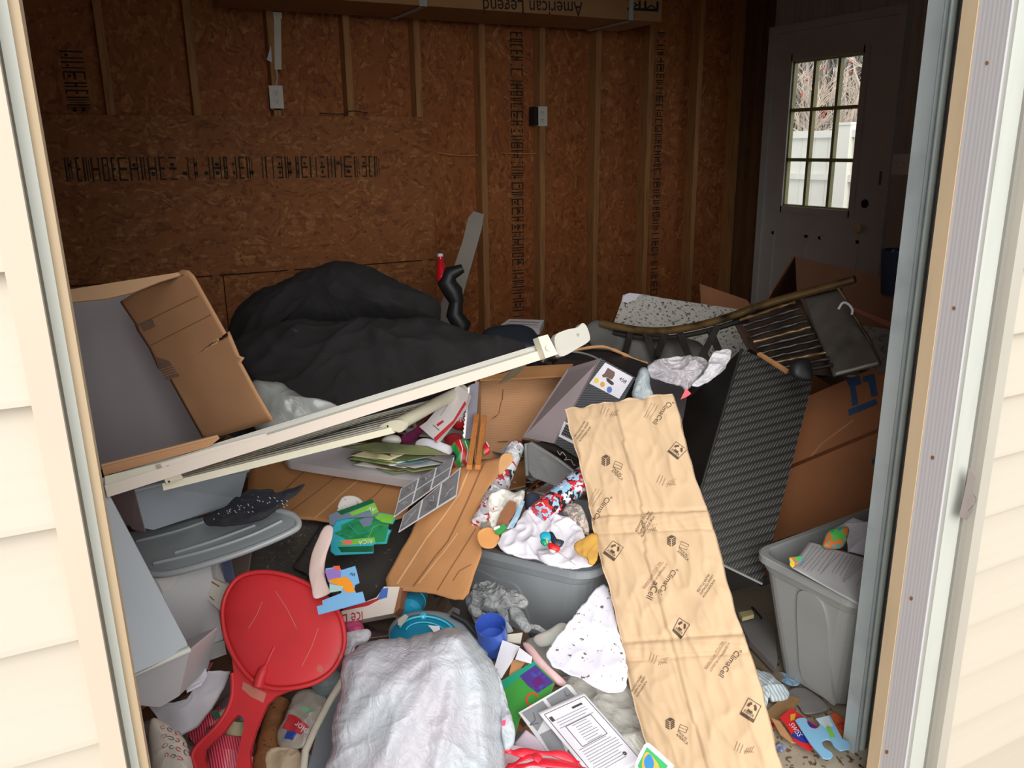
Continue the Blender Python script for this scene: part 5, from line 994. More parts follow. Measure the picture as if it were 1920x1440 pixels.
STK = [(1135, 680), (1187, 708), (1161, 748), (1105, 719)]
mb.decal(pl, STK, WHITE, lift=.001)
BT = M('boot_brown', (112, 88, 80), .6); 
for q, m_ in (([(1140, 690), (1153, 698), (1153, 704), (1148, 712), (1138, 708), (1131, 708), (1129, 704), (1134, 700)], BT), ([(1137, 709), (1142, 710), (1151, 718), (1151, 722), (1146, 722), (1138, 715)], INK), (ell(1119, 714, 4.5, 5, 0, 12), M('sticker_yellow', (226, 206, 60), .5)), (ell(1130, 721, 4.5, 5, 0, 12), M('sticker_orange', (226, 160, 60), .5)), (ell(1143, 731, 5, 6, 0, 14), M('sticker_blue', (90, 120, 190), .5))): mb.decal(pl, q, m_, lift=.0022)
mb.text('458', pl, (1160, 712), (1172, 720), INKB, lift=.0022)
mb.decal(pl, [(1058, 790), (1090, 806), (1078, 834), (1047, 818)], WHITE, lift=.0012)
for k in range(14): a = k/14; x0_, y0_ = 1062+a*-10, 795+a*20; mb.decal(pl, [(x0_, y0_), (x0_+22, y0_+11), (x0_+22-(.5+(k*7 % 3)*.25), y0_+12+(k*5 % 3)*.2), (x0_-(.5+(k*7 % 3)*.25), y0_+1+(k*5 % 3)*.2)], INKB, lift=.0022)
build(mb, 'lid_face', t)
mb = MB(); n5 = (q5[1]-q5[0]).cross(q5[2]-q5[0]).normalized(); n5 = n5 if n5.dot(CAM-q5[0]) > 0 else -n5; mb.prism([p+n5*.002 for p in q5], -n5*.004, MAU); build(mb, 'mauve_side', t)
mb = MB(); mb.prism([T(978, 824, 2.5), T(1040, 834, 2.49), T(1098, 870, 2.42), T(1100, 902, 2.42), T(1040, 860, 2.5), T(980, 832, 2.52)], FW*.02, M('box_end_dark', (60, 52, 50), .5)); pl = Pl(1065, 862, 2.45, -FW); mb.stroke(pl, spl([(1045, 845), (1050, 853), (1054, 847), (1062, 858), (1058, 862), (1070, 862), (1076, 872), (1084, 868)], 3, False), .002, PAPG, lift=.004); build(mb, 'end_face', t)
# clear bin edge
t = thing('clear_plastic_bin', 'clear smoky plastic bin with white contents under the shoe box', 'bin', T(1030, 900, 2.4))
cm, cnt, cb, _ = base('smoky_clear'); cb.inputs['Base Color'].default_value = lin((150, 150, 150)); cb.inputs['Roughness'].default_value = .25; cb.inputs['Alpha'].default_value = .5
mb = MB(); pl = Pl(1035, 865, 2.38, nrm(50)); mb.prism([pl.hit(*q) for q in [(986, 832), (994, 829), (1000, 832), (1100, 900), (1098, 928), (1080, 925), (1000, 895), (990, 880)]], -pl.n*.004, cm); build(mb, 'side_wall', t)
mb = MB(); mb.tube([pl.hit(*q) for q in ((988, 893), (986, 850), (986, 834), (996, 830), (1046, 862), (1096, 900))], .006, M('bin_edge_grey', (140, 142, 140), .3), 8); build(mb, 'rim', t)
mb = MB(); pl3 = Pl(1060, 880, 2.42, nrm(45)); mb.prism([pl3.hit(*q) for q in [(1012, 858), (1022, 856), (1090, 905), (1090, 930), (1040, 915)]], -pl3.n*.01, PAPG); build(mb, 'contents', t)
# ------------------------------------------------------------------ middle grey tote
t = thing('grey_tote', 'darker grey plastic tote full of cloth and gift wrap in the centre', 'tote', (1.1, 1.95, .02))
zt = .40
cR, cL, cB_ = on(1112, 1076, 2, zt), on(880, 1022, 2, zt), on(938, 893, 2, zt)
ux = (cR-cL).normalized(); uy = ZV.cross(ux); Wd = .40; Ln = .56
cen = cR-ux*(Ln/2-.0)+uy*(Wd/2); cen.z = .055
mb = MB(); tote(mb, cen, ux, uy, (0, 0, 1), Ln, Wd, zt-.055, .09, TOTE, rad=.07); build(mb, 'bin', t)
o_ = cR+uy*0
q0 = cen-uy*(Wd/2-.045); pf_ = plane_pts(q0, q0+ux*.1, cen-uy*(Wd/2-.006)+ZV*(zt-.055)*.86)
mb = MB(); mb.prism([pf_.hit(*q, .004) for q in spl([(884, 1070), (930, 1084), (962, 1094), (976, 1108), (986, 1140), (996, 1185), (950, 1180), (890, 1160)], 3)], -pf_.n*.008, TOTE); build(mb, 'moulded_panel', t)
HX = 0
CLW = M('white_cotton', (222, 218, 226), .85, .05, 10, .15); HX = zt-.04
sheet('white_tshirt', 'white crumpled cotton shirt filling the middle grey tote', 'cloth', spl([(936, 1022), (945, 1000), (962, 990), (985, 962), (1020, 960), (1060, 970), (1085, 985), (1100, 1010), (1112, 1050), (1100, 1062), (1060, 1066), (1010, 1050), (960, 1040)], 4), CLW, t=1.99, tilt=22, dome=.018, amp=.006, freq=9, crease=.022, rings=30, nn=200, under=.02)
sheet('white_cloth_fold', 'white cloth fold hanging toward the front rim of the middle tote', 'cloth', spl([(1010, 1030), (1050, 1040), (1080, 1060), (1060, 1066), (1020, 1056)], 4), CLW, t=1.93, tilt=30, dome=.006, amp=.006, crease=.012, under=.003)
sheet('mustard_cloth', 'mustard yellow cloth corner in the middle grey tote', 'cloth', spl([(1076, 1023), (1092, 1010), (1118, 1000), (1122, 1030), (1116, 1056), (1104, 1058), (1100, 1046), (1084, 1040)], 3), M('mustard', (196, 148, 66), .85, .1, 12, .3), t=1.90, tilt=35, dome=.006, amp=.005, crease=.008, under=.004)
sheet('lace_fabric', 'beige and grey patterned lace bundle behind the white shirt', 'fabric', spl([(1055, 960), (1070, 946), (1088, 952), (1100, 975), (1104, 1000), (1088, 996), (1070, 980)], 4), m_cells('lace_beige', [(190, 168, 156), (150, 156, 146), (206, 184, 176), (130, 120, 116)], 60, .9, .4), t=2.04, tilt=35, dome=.025, amp=.01, crease=.006, under=.01)
sheet('navy_cloth', 'dark navy cloth lump at the back of the middle grey tote', 'cloth', spl([(984, 934), (994, 926), (1010, 928), (1014, 945), (1004, 962), (988, 960)], 3), M('navy_cotton', (56, 62, 84), .85, .1, 20, .2), t=2.14, tilt=35, dome=.02, amp=.006, under=.01)
# toy pieces on the shirt
t = thing('toy_figure', 'small plastic toy bits in red, black and turquoise on the white shirt', 'toy', T(1036, 1018, 1.90))
pl = Pl(1036, 1018, 1.915, nrm(35))
for nm_, q, c in (('turquoise_blob', [(1012, 1003), (1020, 997), (1032, 1000), (1034, 1010), (1026, 1016), (1016, 1014)], (40, 170, 200)), ('green_blob', [(1014, 1012), (1024, 1010), (1030, 1018), (1022, 1024), (1014, 1018)], (30, 150, 120)), ('yellow_bit', [(1022, 1010), (1026, 1010), (1028, 1020), (1024, 1020)], (240, 200, 60)), ('black_body', [(1029, 999), (1036, 998), (1040, 1014), (1056, 1014), (1057, 1018), (1050, 1026), (1036, 1020)], (40, 46, 56)), ('red_body', [(1026, 1020), (1034, 1018), (1050, 1026), (1046, 1034), (1032, 1032)], (214, 36, 40)), ('white_foot', [(1030, 1030), (1042, 1034), (1036, 1037), (1030, 1034)], (220, 210, 210))):
    mb = MB(); patch(mb, pl, spl(q, 3), M('toy_'+nm_, c, .35), .006, 2, 0, 5, 5, 40, thick=.002, under=.002); build(mb, nm_, t)
# wrapping paper rolls
m_sn = m_cells('snowman_foil', [(206, 206, 210), (176, 178, 184), (228, 228, 232), (206, 206, 210), (190, 60, 66), (228, 228, 232), (60, 60, 66), (186, 188, 194)], 42, .22, .15)
t = thing('wrapping_paper_roll', 'silver snowman wrapping paper roll standing against the torn cardboard flap', 'gift wrap', T(905, 990, 2.1))
A, B_ = T(905, 985, 2.06), T(967, 838, 2.28); mb = MB(); mb.tube([A, A.lerp(B_, .5), B_], [.030, .026, .023], m_sn, 24); build(mb, 'roll', t)
mb = MB(); d = (B_-A).normalized(); mb.lathe(B_, d, [(.021, .0006), (.014, .0008)], PAPG, 20); mb.lathe(B_, d, [(.014, .0009), (.0001, .0009)], INKB, 20); build(mb, 'roll_end', t)
m_sa = m_cells('santa_print', [(150, 190, 216), (200, 40, 48), (226, 226, 230), (150, 190, 216), (200, 40, 48), (40, 36, 40), (206, 60, 60)], 44, .4, .1)
t = thing('wrapping_paper_roll', 'red, white and light blue wrapping paper roll slanting out of the middle tote', 'gift wrap', T(1000, 965, 2.1))
A, B_ = T(1006, 968, 2.03), T(1100, 892, 2.14); mb = MB(); mb.tube([A, A.lerp(B_, .5), B_], [.028, .030, .031], m_sa, 24)
build(mb, 'roll', t)
sheet('torn_wrapping_paper', 'torn crumpled white and silver wrapping paper at the left of the middle tote', 'gift wrap', spl([(902, 986), (912, 950), (920, 925), (945, 918), (965, 925), (982, 918), (984, 935), (975, 950), (966, 975), (955, 990), (930, 992), (915, 998)], 3), m_cells('torn_snow_wrap', [(206, 202, 194), (190, 186, 178), (214, 208, 200), (196, 60, 60), (206, 202, 194), (226, 220, 212), (150, 140, 130)], 26, .6, .3), t=2.08, up=.01, tilt=38, amp=.018, freq=14, crease=.014, rings=16)
sheet('brown_tube_inside', 'brown cardboard piece inside the torn wrapping paper', 'cardboard', [(938, 962), (955, 938), (968, 942), (966, 962), (950, 984), (930, 985)], CARDD, t=2.04, tilt=38, th=.002)
sheet('blue_white_card_strip', 'blue and white card strip leaning right of the torn wrapping paper', 'card', [(968, 960), (978, 938), (984, 940), (974, 968), (962, 990), (950, 992)], M('strip_blue_white', (130, 170, 200), .5, .3, 40, 0, c2=(206, 206, 206)), t=2.03, tilt=40, th=.002)
sheet('green_white_box_corner', 'green and white box corner left of the white shirt', 'carton', [(925, 990), (945, 982), (950, 990), (936, 1002), (928, 998)], M('bright_green_card', (50, 150, 70), .5), t=2.0, tilt=40, th=.006, dec=[([(925, 990), (936, 985), (938, 989), (927, 995)], WHITE)])
# grey carrier bag bundle
GB = m_bag('grey_carrier_film', (150, 152, 152), (112, 114, 116), .45, 30, .6)
t = thing('grey_carrier_bag', 'knotted grey plastic carrier bag in front of the middle grey tote', 'bag', T(930, 1170, 2.0))
mb = MB(); patch(mb, Pl(930, 1122, 1.99, nrm(40)), spl([(874, 1120), (880, 1100), (900, 1092), (925, 1092), (950, 1102), (975, 1112), (992, 1128), (980, 1142), (950, 1145), (925, 1150), (900, 1146), (878, 1138)], 4), GB, .03, 2, .008, 20, 26, 190, under=.02, crease=.022); build(mb, 'bundle', t)
for q in ([(955, 1138), (975, 1140), (990, 1165), (998, 1178), (985, 1186), (970, 1172), (958, 1160)], [(930, 1140), (950, 1140), (955, 1170), (962, 1184), (945, 1186), (936, 1160)], [(880, 1130), (900, 1140), (905, 1155), (890, 1160), (878, 1145)]):
    mb = MB(); patch(mb, Pl(960, 1150, 1.96, nrm(45)), spl(q, 3), GB, .014, 2, .006, 30, 10, 70, under=.004, crease=.006); build(mb, 'loose_tail', t)
# teal things, cup
TEAL = M('teal_gloss', (26, 130, 164), .25, .1, 6, 0, coat=.5); TEAL2 = M('teal_light', (60, 186, 214), .25, .05, 6, 0, coat=.5); GYL = M('grey_lid_rim', (160, 166, 170), .4, .05, 6, 0)
t = thing('teal_bottle', 'bright teal plastic bottle lying under the torn cardboard flap', 'bottle', T(772, 1130, 2.1)); A, B_ = T(766, 1148, 2.0), T(786, 1100, 2.14); mb = MB(); mb.lathe(A, B_-A, [(.001, -.004), (.018, 0), (.029, .012), (.031, .05), (.030, .1), (.001, .1)], M('teal_bright', (24, 140, 178), .3, .05, 6, 0), 28); build(mb, 'body', t)
mb = MB(); mb.lathe(A, B_-A, [(.0305, .055), (.032, .056), (.032, .06), (.0305, .061)], TEAL2, 28); build(mb, 'ring', t)
t = thing('teal_round_lid', 'glossy teal round toy case with grey rim half under the big white bag', 'case', T(820, 1200, 1.93))
pl = Pl(815, 1195, 1.92, nrm(34, 10))
mb = MB(); patch(mb, pl, ell(822, 1204, 96, 56, 14, 40), M('case_grey', (128, 136, 142), .4, .05, 5, 0), .02, 3, 0, 5, 14, 90, thick=.02); build(mb, 'rim_body', t)
mb = MB(); patch(mb, pl, ell(800, 1200, 72, 47, 6, 40), TEAL, .03, 3, 0, 5, 14, 90, thick=.004); tc_ = build(mb, 'teal_cover', t)
mb = MB(); mb.tube([pl.hit(*q, .028) for q in ell(800, 1198, 52, 32, 6, 24, 190, 350)], .003, TEAL2, 6); mb.tube([pl.hit(*q, .032) for q in ell(798, 1200, 38, 22, 6, 24, 190, 330)], .002, TEAL2, 6); build(mb, 'raised_ring', tc_)
mb = MB(); mb.lathe(pl.hit(793, 1164, .024), pl.n, [(.009, 0), (.007, .006), (.001, .008)], TEAL2, 16); build(mb, 'button', tc_)
mb = MB(); patch(mb, pl, [(866, 1172), (880, 1182), (900, 1204), (902, 1216), (886, 1200), (862, 1180)], BLACK, .0, 2, 0, 5, 4, 30, thick=.001) if 0 else mb.tube([pl.hit(*q, .024) for q in ((846, 1160), (872, 1174), (898, 1204))], .007, BLACK, 8); build(mb, 'dark_band', t)
sheet('grey_label_tag', 'small grey-beige label on the left edge of the teal case', 'label', [(746, 1162), (760, 1151), (766, 1156), (752, 1174), (746, 1172)], M('label_beige', (176, 168, 158), .6), t=1.875, tilt=36, th=.002)
sheet('white_plastic_tab', 'white plastic tab on the teal case beside the big white bag', 'tab', [(802, 1172), (824, 1174), (826, 1184), (814, 1186), (808, 1178)], WHITE, t=1.86, tilt=40, th=.003)
t = thing('blue_cup', 'blue plastic cup with yellow and purple base in the middle of the heap', 'cup', T(922, 1235, 1.9))
CB = M('cup_blue', (64, 100, 196), .35, .04, 6, 0, coat=.2); CB2 = M('cup_yellow_green', (150, 160, 96), .6, .2, 30, .1); CB3_ = M('cup_purple', (70, 62, 110), .6, .3, 20, .1)
c0 = T(920, 1172, 1.90); ax = (-ZV*.96-NH*.34+RI*.04).normalized(); mb = MB(); mb.lathe(c0, ax, [(.034, .075), (.036, .045), (.0365, .044), (.0355, .0), (.0335, 0), (.032, .05), (.001, .055)], CB, 36); cu_ = build(mb, 'cup_body', t)
mb = MB(); mb.lathe(c0, ax, [(.0355, .042), (.0345, .058)], CB2, 36); build(mb, 'yellow_band', cu_)
mb = MB(); mb.lathe(c0, ax, [(.0342, .058), (.031, .09), (.001, .09)], CB3_, 36); build(mb, 'purple_base', t)
sheet('glittery_strap', 'short silver glitter strap beside the grey carrier bag', 'strap', [(996, 1170), (1010, 1172), (1024, 1182), (1020, 1188), (1004, 1180), (994, 1178)], M('silver_glitter', (170, 170, 172), .4, .4, 200, .4), t=2.02, tilt=40, th=.003)
# ------------------------------------------------------------------ white rubbish bag in front
WB = m_bag('white_bag_film', (180, 188, 194), (176, 172, 180), .36, 34, .4)
t = thing('white_rubbish_bag', 'big stuffed white plastic rubbish bag at the bottom centre', 'bag', T(780, 1440, 1.45))
OUT = spl([(622, 1470), (612, 1440), (622, 1400), (622, 1370), (640, 1300), (641, 1260), (652, 1230), (690, 1205), (740, 1198), (770, 1196), (820, 1182), (850, 1178), (880, 1188), (905, 1215), (925, 1245), (942, 1285), (946, 1330), (944, 1380), (946, 1440), (945, 1490), (800, 1520), (680, 1510)], 5)
FD = [((852, 1196), (740, 1290), (640, 1400), .010, .020), ((856, 1200), (790, 1330), (700, 1470), .012, .022), ((862, 1204), (850, 1340), (810, 1490), .010, .016), ((872, 1206), (905, 1310), (915, 1470), .012, .016), ((700, 1230), (670, 1300), (640, 1370), .006, .016)]
plb = Pl(780, 1340, 1.64, nrm(48))
segs = []
for f in FD:
    P_ = [plb.hit(*p) for p in spl(f[:3], 6, False)]; segs.append((P_, f[3], f[4]))
def foldf(p):
    h = 0
    for P_, a, w in segs:
        dm = 9
        for u, v in zip(P_, P_[1:]):
            e = v-u; k = max(0, min(1, (p-u).dot(e)/e.dot(e))); dm = min(dm, (p-u-e*k).length)
        h += a*math.exp(-(dm/w)**2)
    return h
yax = plb.n.cross(RI).normalized()
mb = MB(); patch(mb, plb, OUT, WB, .085, 2.4, .007, 5, 44, 300, center=(780, 1350), thick=.005, seed=3, crease=.009, under=.10, fold=foldf); build(mb, 'stuffed_body', t)
mb = MB(); patch(mb, Pl(950, 1350, 1.62, nrm(45)), spl([(930, 1250), (944, 1290), (955, 1330), (966, 1370), (962, 1400), (945, 1400), (938, 1340)], 4), WB, .012, 2, .008, 18, 10, 80, under=.004, crease=.008); build(mb, 'loose_side', t)
sheet('pink_print_spot', 'small bright pink scrap on the right side of the white rubbish bag', 'scrap', spl([(941, 1352), (948, 1350), (947, 1360), (941, 1360)], 3), M('hot_pink', (230, 60, 100), .5), t=1.585, tilt=45, th=.001)
# ------------------------------------------------------------------ papers right of the bag
WHF = m_bag('white_film_grey', (206, 204, 196), (176, 174, 164), .5, 14, .5)
sheet('white_plastic_sheeting', 'creased translucent white plastic sheeting running down beside the kraft pad', 'plastic sheet', spl([(985, 1205), (1020, 1190), (1060, 1170), (1130, 1170), (1180, 1280), (1200, 1340), (1212, 1400), (1225, 1460), (1180, 1470), (1140, 1380), (1090, 1310), (1030, 1260)], 4), WHF, t=1.93, up=-.01, tilt=26, amp=.008, freq=7, crease=.022, rings=28, nn=200)
sheet('dirty_white_sheet', 'white cloth sheet with dark dirt specks left of the kraft pad', 'cloth', spl([(1024, 1232), (1045, 1195), (1080, 1150), (1118, 1105), (1140, 1100), (1160, 1180), (1178, 1270), (1160, 1298), (1130, 1296), (1090, 1275), (1050, 1255)], 3), M('dirty_white_cloth', (222, 220, 232), .75, .05, 9, .1, spk=((110, 92, 78), 66, .625)), t=1.92, up=.03, tilt=30, yaw=10, amp=.008, freq=5, crease=.010, rings=20, nn=140, th=.002)
sheet('pink_edged_film', 'pink edged translucent wrap rolled beside the dirty white cloth', 'wrap', spl([(980, 1208), (992, 1206), (1010, 1228), (1040, 1260), (1062, 1280), (1050, 1286), (1030, 1270), (1000, 1240)], 4), M('pink_film', (206, 168, 168), .35, .1, 20, .3), t=1.86, tilt=35, dome=.012, amp=.004, under=.003)
sheet('pale_green_pink_cloth', 'pale green and pink cloth at the base of the middle grey tote', 'cloth', spl([(1000, 1195), (1030, 1180), (1050, 1168), (1064, 1172), (1052, 1195), (1030, 1210), (1010, 1212)], 4), M('mint_pink_cloth', (196, 206, 196), .8, .05, 6, .2, c2=(206, 164, 164)), t=1.98, tilt=35, dome=.012, amp=.005, under=.003)
sheet('white_card_strip', 'long white card strip between blue cup and green puzzle book', 'card', [(942, 1200), (975, 1212), (960, 1240), (940, 1272), (925, 1258)], WHITE, t=1.86, tilt=28, th=.002)
sheet('white_card', 'small white card overlapping the green puzzle book', 'card', [(974, 1214), (998, 1232), (996, 1244), (966, 1236)], WHITE, t=1.85, tilt=28, th=.002)
sheet('cream_card', 'tall cream folded card behind the blue cup and white strip', 'card', [(948, 1190), (980, 1186), (976, 1206), (944, 1202)], M('cream_card_stock', (206, 200, 184), .7, .06, 9, .1), t=1.93, tilt=35, th=.006)
sheet('kraft_card', 'tan card under the white strips above the green puzzle book', 'card', [(960, 1236), (984, 1242), (972, 1262), (954, 1268)], CARD, t=1.86, tilt=26, th=.002)
GRN = M('book_green', (62, 150, 60), .45, .1, 14, 0); 
sheet('green_puzzle_book', 'green, teal and purple picture board with red ring beside the white bag', 'board', [(938, 1278), (1002, 1238), (1040, 1280), (1032, 1300), (1000, 1320), (975, 1345), (966, 1378), (948, 1330)], GRN, t=1.80, tilt=26, th=.006, side=M('book_edge', (190, 180, 130), .7),
      dec=[([(938, 1278), (1002, 1239), (1006, 1246), (946, 1292)], M('book_teal', (30, 150, 120), .45)), ([(974, 1268), (1004, 1247), (1038, 1280), (1008, 1300), (990, 1286)], M('book_purple', (74, 50, 130), .45, .3, 60, 0, c2=(60, 90, 170))), ([(996, 1276), (1012, 1268), (1022, 1280), (1004, 1292)], M('book_violet', (96, 30, 110), .45))],
      strokes=[(ell(998, 1312, 11, 12, 20, 16, 60, 330), .004, M('book_red', (220, 70, 40), .5))])
GP = M('town_card_grey', (140, 142, 146), .5, .05, 30, 0)
o4 = [(972, 1336), (1064, 1284), (1088, 1312), (1030, 1420)]
sheet('town_picture_card', 'grey and white street picture card under the printed certificate', 'card', [(972, 1336), (1063, 1283), (1069, 1284), (1092, 1312), (1060, 1420), (1040, 1430), (1030, 1415)], M('card_white', (224, 224, 226), .5), t=1.74, up=.004, tilt=24, th=.003,
      dec=[([(978, 1337), (1018, 1314), (1030, 1330), (1008, 1372)], GP), ([(1024, 1311), (1062, 1288), (1084, 1312), (1040, 1332)], GP), ([(1012, 1378), (1040, 1364), (1066, 1420), (1040, 1424)], GP)], strokes=[([(1000, 1336), (1004, 1350), (994, 1360), (1010, 1356)], .003, M('road_dark', (110, 112, 118), .6)), ([(1058, 1296), (1062, 1306), (1070, 1302)], .003, MC['road_dark'])])
dq = [(1009, 1336), (1094, 1298), (1206, 1424), (1140, 1470)]
def bl4(o4, u, v):
    (a, b_, c, d_) = o4; return ((a[0]*(1-u)+b_[0]*u)*(1-v)+(d_[0]*(1-u)+c[0]*u)*v, (a[1]*(1-u)+b_[1]*u)*(1-v)+(d_[1]*(1-u)+c[1]*u)*v)
dq = [(1009, 1336), (1094, 1298), (1206, 1424), (1122, 1474)]
st_ = []; r_ = random.Random(3)
def Lq(u0, v0, u1, v1, w=.0012, m_=None): st_.append(([bl4(dq, u0, v0), bl4(dq, u1, v1)], w, m_ or INK))
for a in (((.07, .05), (.95, .05)), ((.95, .05), (.95, .97)), ((.07, .05), (.07, .97)), ((.25, .27), (.80, .27)), ((.80, .27), (.80, .55)), ((.25, .27), (.25, .55)), ((.25, .55), (.80, .55))): Lq(a[0][0], a[0][1], a[1][0], a[1][1], .0012)
FT = M('fine_print', (150, 150, 156), .7, 0, 5, 0)
for k in range(22):
    v = .16+.034*k
    if .27 < v < .55: u0, u1 = .34+r_.random()*.06, .66+r_.random()*.08
    else: u0, u1 = .14+r_.random()*.05, .74+r_.random()*.16
    Lq(u0, v, u1, v, .0014, FT)
sheet('printed_certificate', 'white framed printed page with upside-down text right of the white bag', 'paper', dq, WHITE, t=1.70, up=.008, tilt=26, amp=.0025, freq=5, th=.0012, rings=12,
      strokes=st_, txt=[('SHERIDAN'[:0] or 'XOMNIS'[:0] or 'notice', (1084, 1318), (1066, 1325), INKB, 1.0)][:0], dec=[([bl4(dq, .10, .10), bl4(dq, .17, .10), bl4(dq, .17, .16), bl4(dq, .10, .16)], INK), ([bl4(dq, .60, .10), bl4(dq, .82, .10), bl4(dq, .82, .125), bl4(dq, .60, .125)], INK), ([bl4(dq, .8+.035*math.cos(a), .84+.025*math.sin(a)) for a in np.linspace(0, 5.8, 14)], INK)])
sheet('pink_paper', 'pale pink paper under the street picture card at the bottom', 'paper', [(966, 1392), (986, 1368), (1030, 1400), (1060, 1450), (960, 1450)], M('pale_pink_paper', (214, 196, 210), .75, .04, 9, .1), t=1.69, tilt=26, amp=.004)
t = thing('red_drawstring', 'bright red plastic drawstring ribbons lying at the bottom beside the white bag', 'ribbon', T(1010, 1430, 1.62))
RS = M('red_film', (226, 40, 60), .35, .15, 30, .4, coat=.2)
pl = Pl(1010, 1420, 1.62, nrm(40))
for q, w in (([(945, 1393), (955, 1408), (975, 1412), (1020, 1412), (1060, 1418), (1085, 1432)], .010), ([(950, 1440), (965, 1432), (985, 1420), (1010, 1412)], .011), ([(1000, 1414), (1020, 1432), (1040, 1445), (1060, 1450)], .010), ([(940, 1452), (980, 1436), (1020, 1430), (1090, 1440), (1095, 1450)], .013)):
    mb = MB(); P_ = [pl.hit(*p, .003*math.sin(i)) for i, p in enumerate(spl(q, 4, False))]; mb.tube(P_, [w*(.7+.3*math.sin(i*.9)) for i in range(len(P_))], RS, 8, flat=.3); build(mb, 'ribbon_strand', t)
sheet('white_wrap_scraps', 'white and pink crumpled wrap between the red drawstring strands', 'wrap', spl([(950, 1400), (1000, 1405), (1060, 1430), (1050, 1460), (945, 1460)], 4), m_bag('pinkish_film', (220, 206, 210), (200, 170, 176), .4, 14, .5), t=1.65, tilt=35, amp=.008, crease=.006)
# playing card bottom
sheet('picture_card', 'rounded white card with green, orange and blue map shapes at the bottom edge', 'card', spl([(1190, 1435), (1206, 1400), (1210, 1395), (1218, 1394), (1258, 1430), (1262, 1440), (1240, 1475), (1200, 1465)], 2), M('card_white2', (228, 228, 230), .4), t=1.60, tilt=30, th=.0025,
      dec=[([(1196, 1436), (1213, 1401), (1252, 1436), (1236, 1465), (1205, 1460)], M('card_green', (60, 180, 100), .4)), (spl([(1204, 1428), (1212, 1410), (1226, 1422), (1236, 1440), (1222, 1455), (1206, 1448)], 3), M('card_amber', (226, 180, 70), .4)), (spl([(1208, 1424), (1218, 1414), (1226, 1430), (1222, 1446), (1210, 1440)], 3), M('card_blue', (50, 140, 200), .4))])
# ------------------------------------------------------------------ kraft padded liner
q4 = quad4((1062, 768), (1260, 740), (1470, 1440), (1221, 1440), 2.17)
P0, P1, P2, P3 = q4; P2 = P1+(P2-P1)*1.03; P3 = P0+(P3-P0)*1.03
eu, ev = P1-P0, P3-P0; npd = eu.cross(ev).normalized(); npd = npd if npd.dot(CAM-P0) > 0 else -npd
plp = Pl(0, 0, 1); plp.o = P0; plp.n = npd
G = Matrix((tuple((eu.dot(eu), eu.dot(ev))), tuple((eu.dot(ev), ev.dot(ev))))).inverted()
def uv(p): r = p-P0; a = Vector((r.dot(eu), r.dot(ev))); w = G @ a; return w[0], w[1]
def puv(q): return uv(plp.hit(*q))
seam = [puv(q) for q in ((1155, 752), (1175, 840), (1205, 950), (1215, 1050), (1240, 1130), (1262, 1205), (1285, 1290), (1330, 1440), (1345, 1500))]
bands = [(puv((1112, 985))[1], puv((1320, 975))[1], .022), (puv((1168, 1222))[1], puv((1378, 1205))[1], .020)]
def segd(u, v):
    best = 9; sg = 0
    for (a, b_), (c, d_) in zip(seam, seam[1:]):
        du, dv = (c-a)*eu.length, (d_-b_)*ev.length; pu, pv = (u-a)*eu.length, (v-b_)*ev.length
        k = max(0, min(1, (pu*du+pv*dv)/(du*du+dv*dv))); x, y = pu-k*du, pv-k*dv; dd = math.hypot(x, y)
        if dd < best: best = dd; sg = 1 if du*pv-dv*pu < 0 else -1
    return best*sg
def ph(u, v):
    e = min(u, 1-u)*eu.length; e2 = min(v*ev.length, .3)
    h = .010*(1-math.exp(-max(0, e)/.014))+.006*(1-math.exp(-e2/.01))
    d = segd(u, v); h += .0055*math.exp(-abs(d)/.014) if d > 0 else -.002*math.exp(d/.006)
    for a, b_, w in bands:
        dv = (v-(a*(1-u)+b_*u))*ev.length
        if abs(dv) < w: h += .004*(1-(abs(dv)/w)**4)+.0007*math.sin(dv*900)
        h -= .006*math.exp(-((abs(dv)-w)/.0035)**2)
        h -= .002*math.exp(-abs(abs(dv)-w)/.05)
    p = P0+eu*u+ev*v; q = Vector((u*.28*9, v*.9*6, 3))
    h += noise.noise(q*2)*.004+(abs(noise.noise(q*1.3+Vector((5, 0, 0))))*-1+.2)*.006+noise.noise(Vector((u*30, v*12, 1)))*.0012+(1-abs(noise.noise(Vector((u*5+v*9, v*7-u*3, 8)))))**6*.0035+(1-abs(noise.noise(Vector((u*6-v*8, v*6+u*3, 2)))))**7*.003-.002
    return h
mb = MB(); NU, NV = 64, 190; vs = []
for j in range(NV+1):
    for i in range(NU+1):
        u, v = i/NU, j/NV; wob = .012*math.sin(v*17+1)*(1 if u > .5 else -1)*abs(u-.5)*2+noise.noise(Vector((v*22, u*2, 0)))*.012*abs(u-.5)*2
        pin = -.03*sum(math.exp(-((v-(a+b_)/2)*ev.length/.03)**2) for a, b_, w in bands)*(u-.5)*2*-1
        vs.append(P0+eu*(u+wob-pin*0)+ev*(v+(noise.noise(Vector((u*9, 0, 4)))*.008 if j == 0 else 0))+npd*ph(u, v))
n = len(vs); bot = [p-npd*(.008+ph(i % (NU+1)/NU, (i//(NU+1))/NV)*1.5) for i, p in enumerate(vs)]
W1 = NU+1; fs = [(j*W1+i, (j+1)*W1+i, (j+1)*W1+i+1, j*W1+i+1) for j in range(NV) for i in range(NU)]
a, b_, c = vs[0], vs[W1], vs[W1+1]
if (b_-a).cross(c-a).dot(npd) < 0: fs = [f[::-1] for f in fs]
bf = [tuple(n+i for i in f[::-1]) for f in fs]
edge = [j*W1 for j in range(NV+1)]+[NV*W1+i for i in range(1, W1)]+[j*W1+NU for j in range(NV-1, -1, -1)]+[i for i in range(NU-1, 0, -1)]
ef = [(edge[i], edge[(i+1) % len(edge)], n+edge[(i+1) % len(edge)], n+edge[i]) for i in range(len(edge))]
mb.add(vs+bot, fs+bf+ef, KRAFT, True)
tree = BVHTree.FromPolygons(vs, fs)
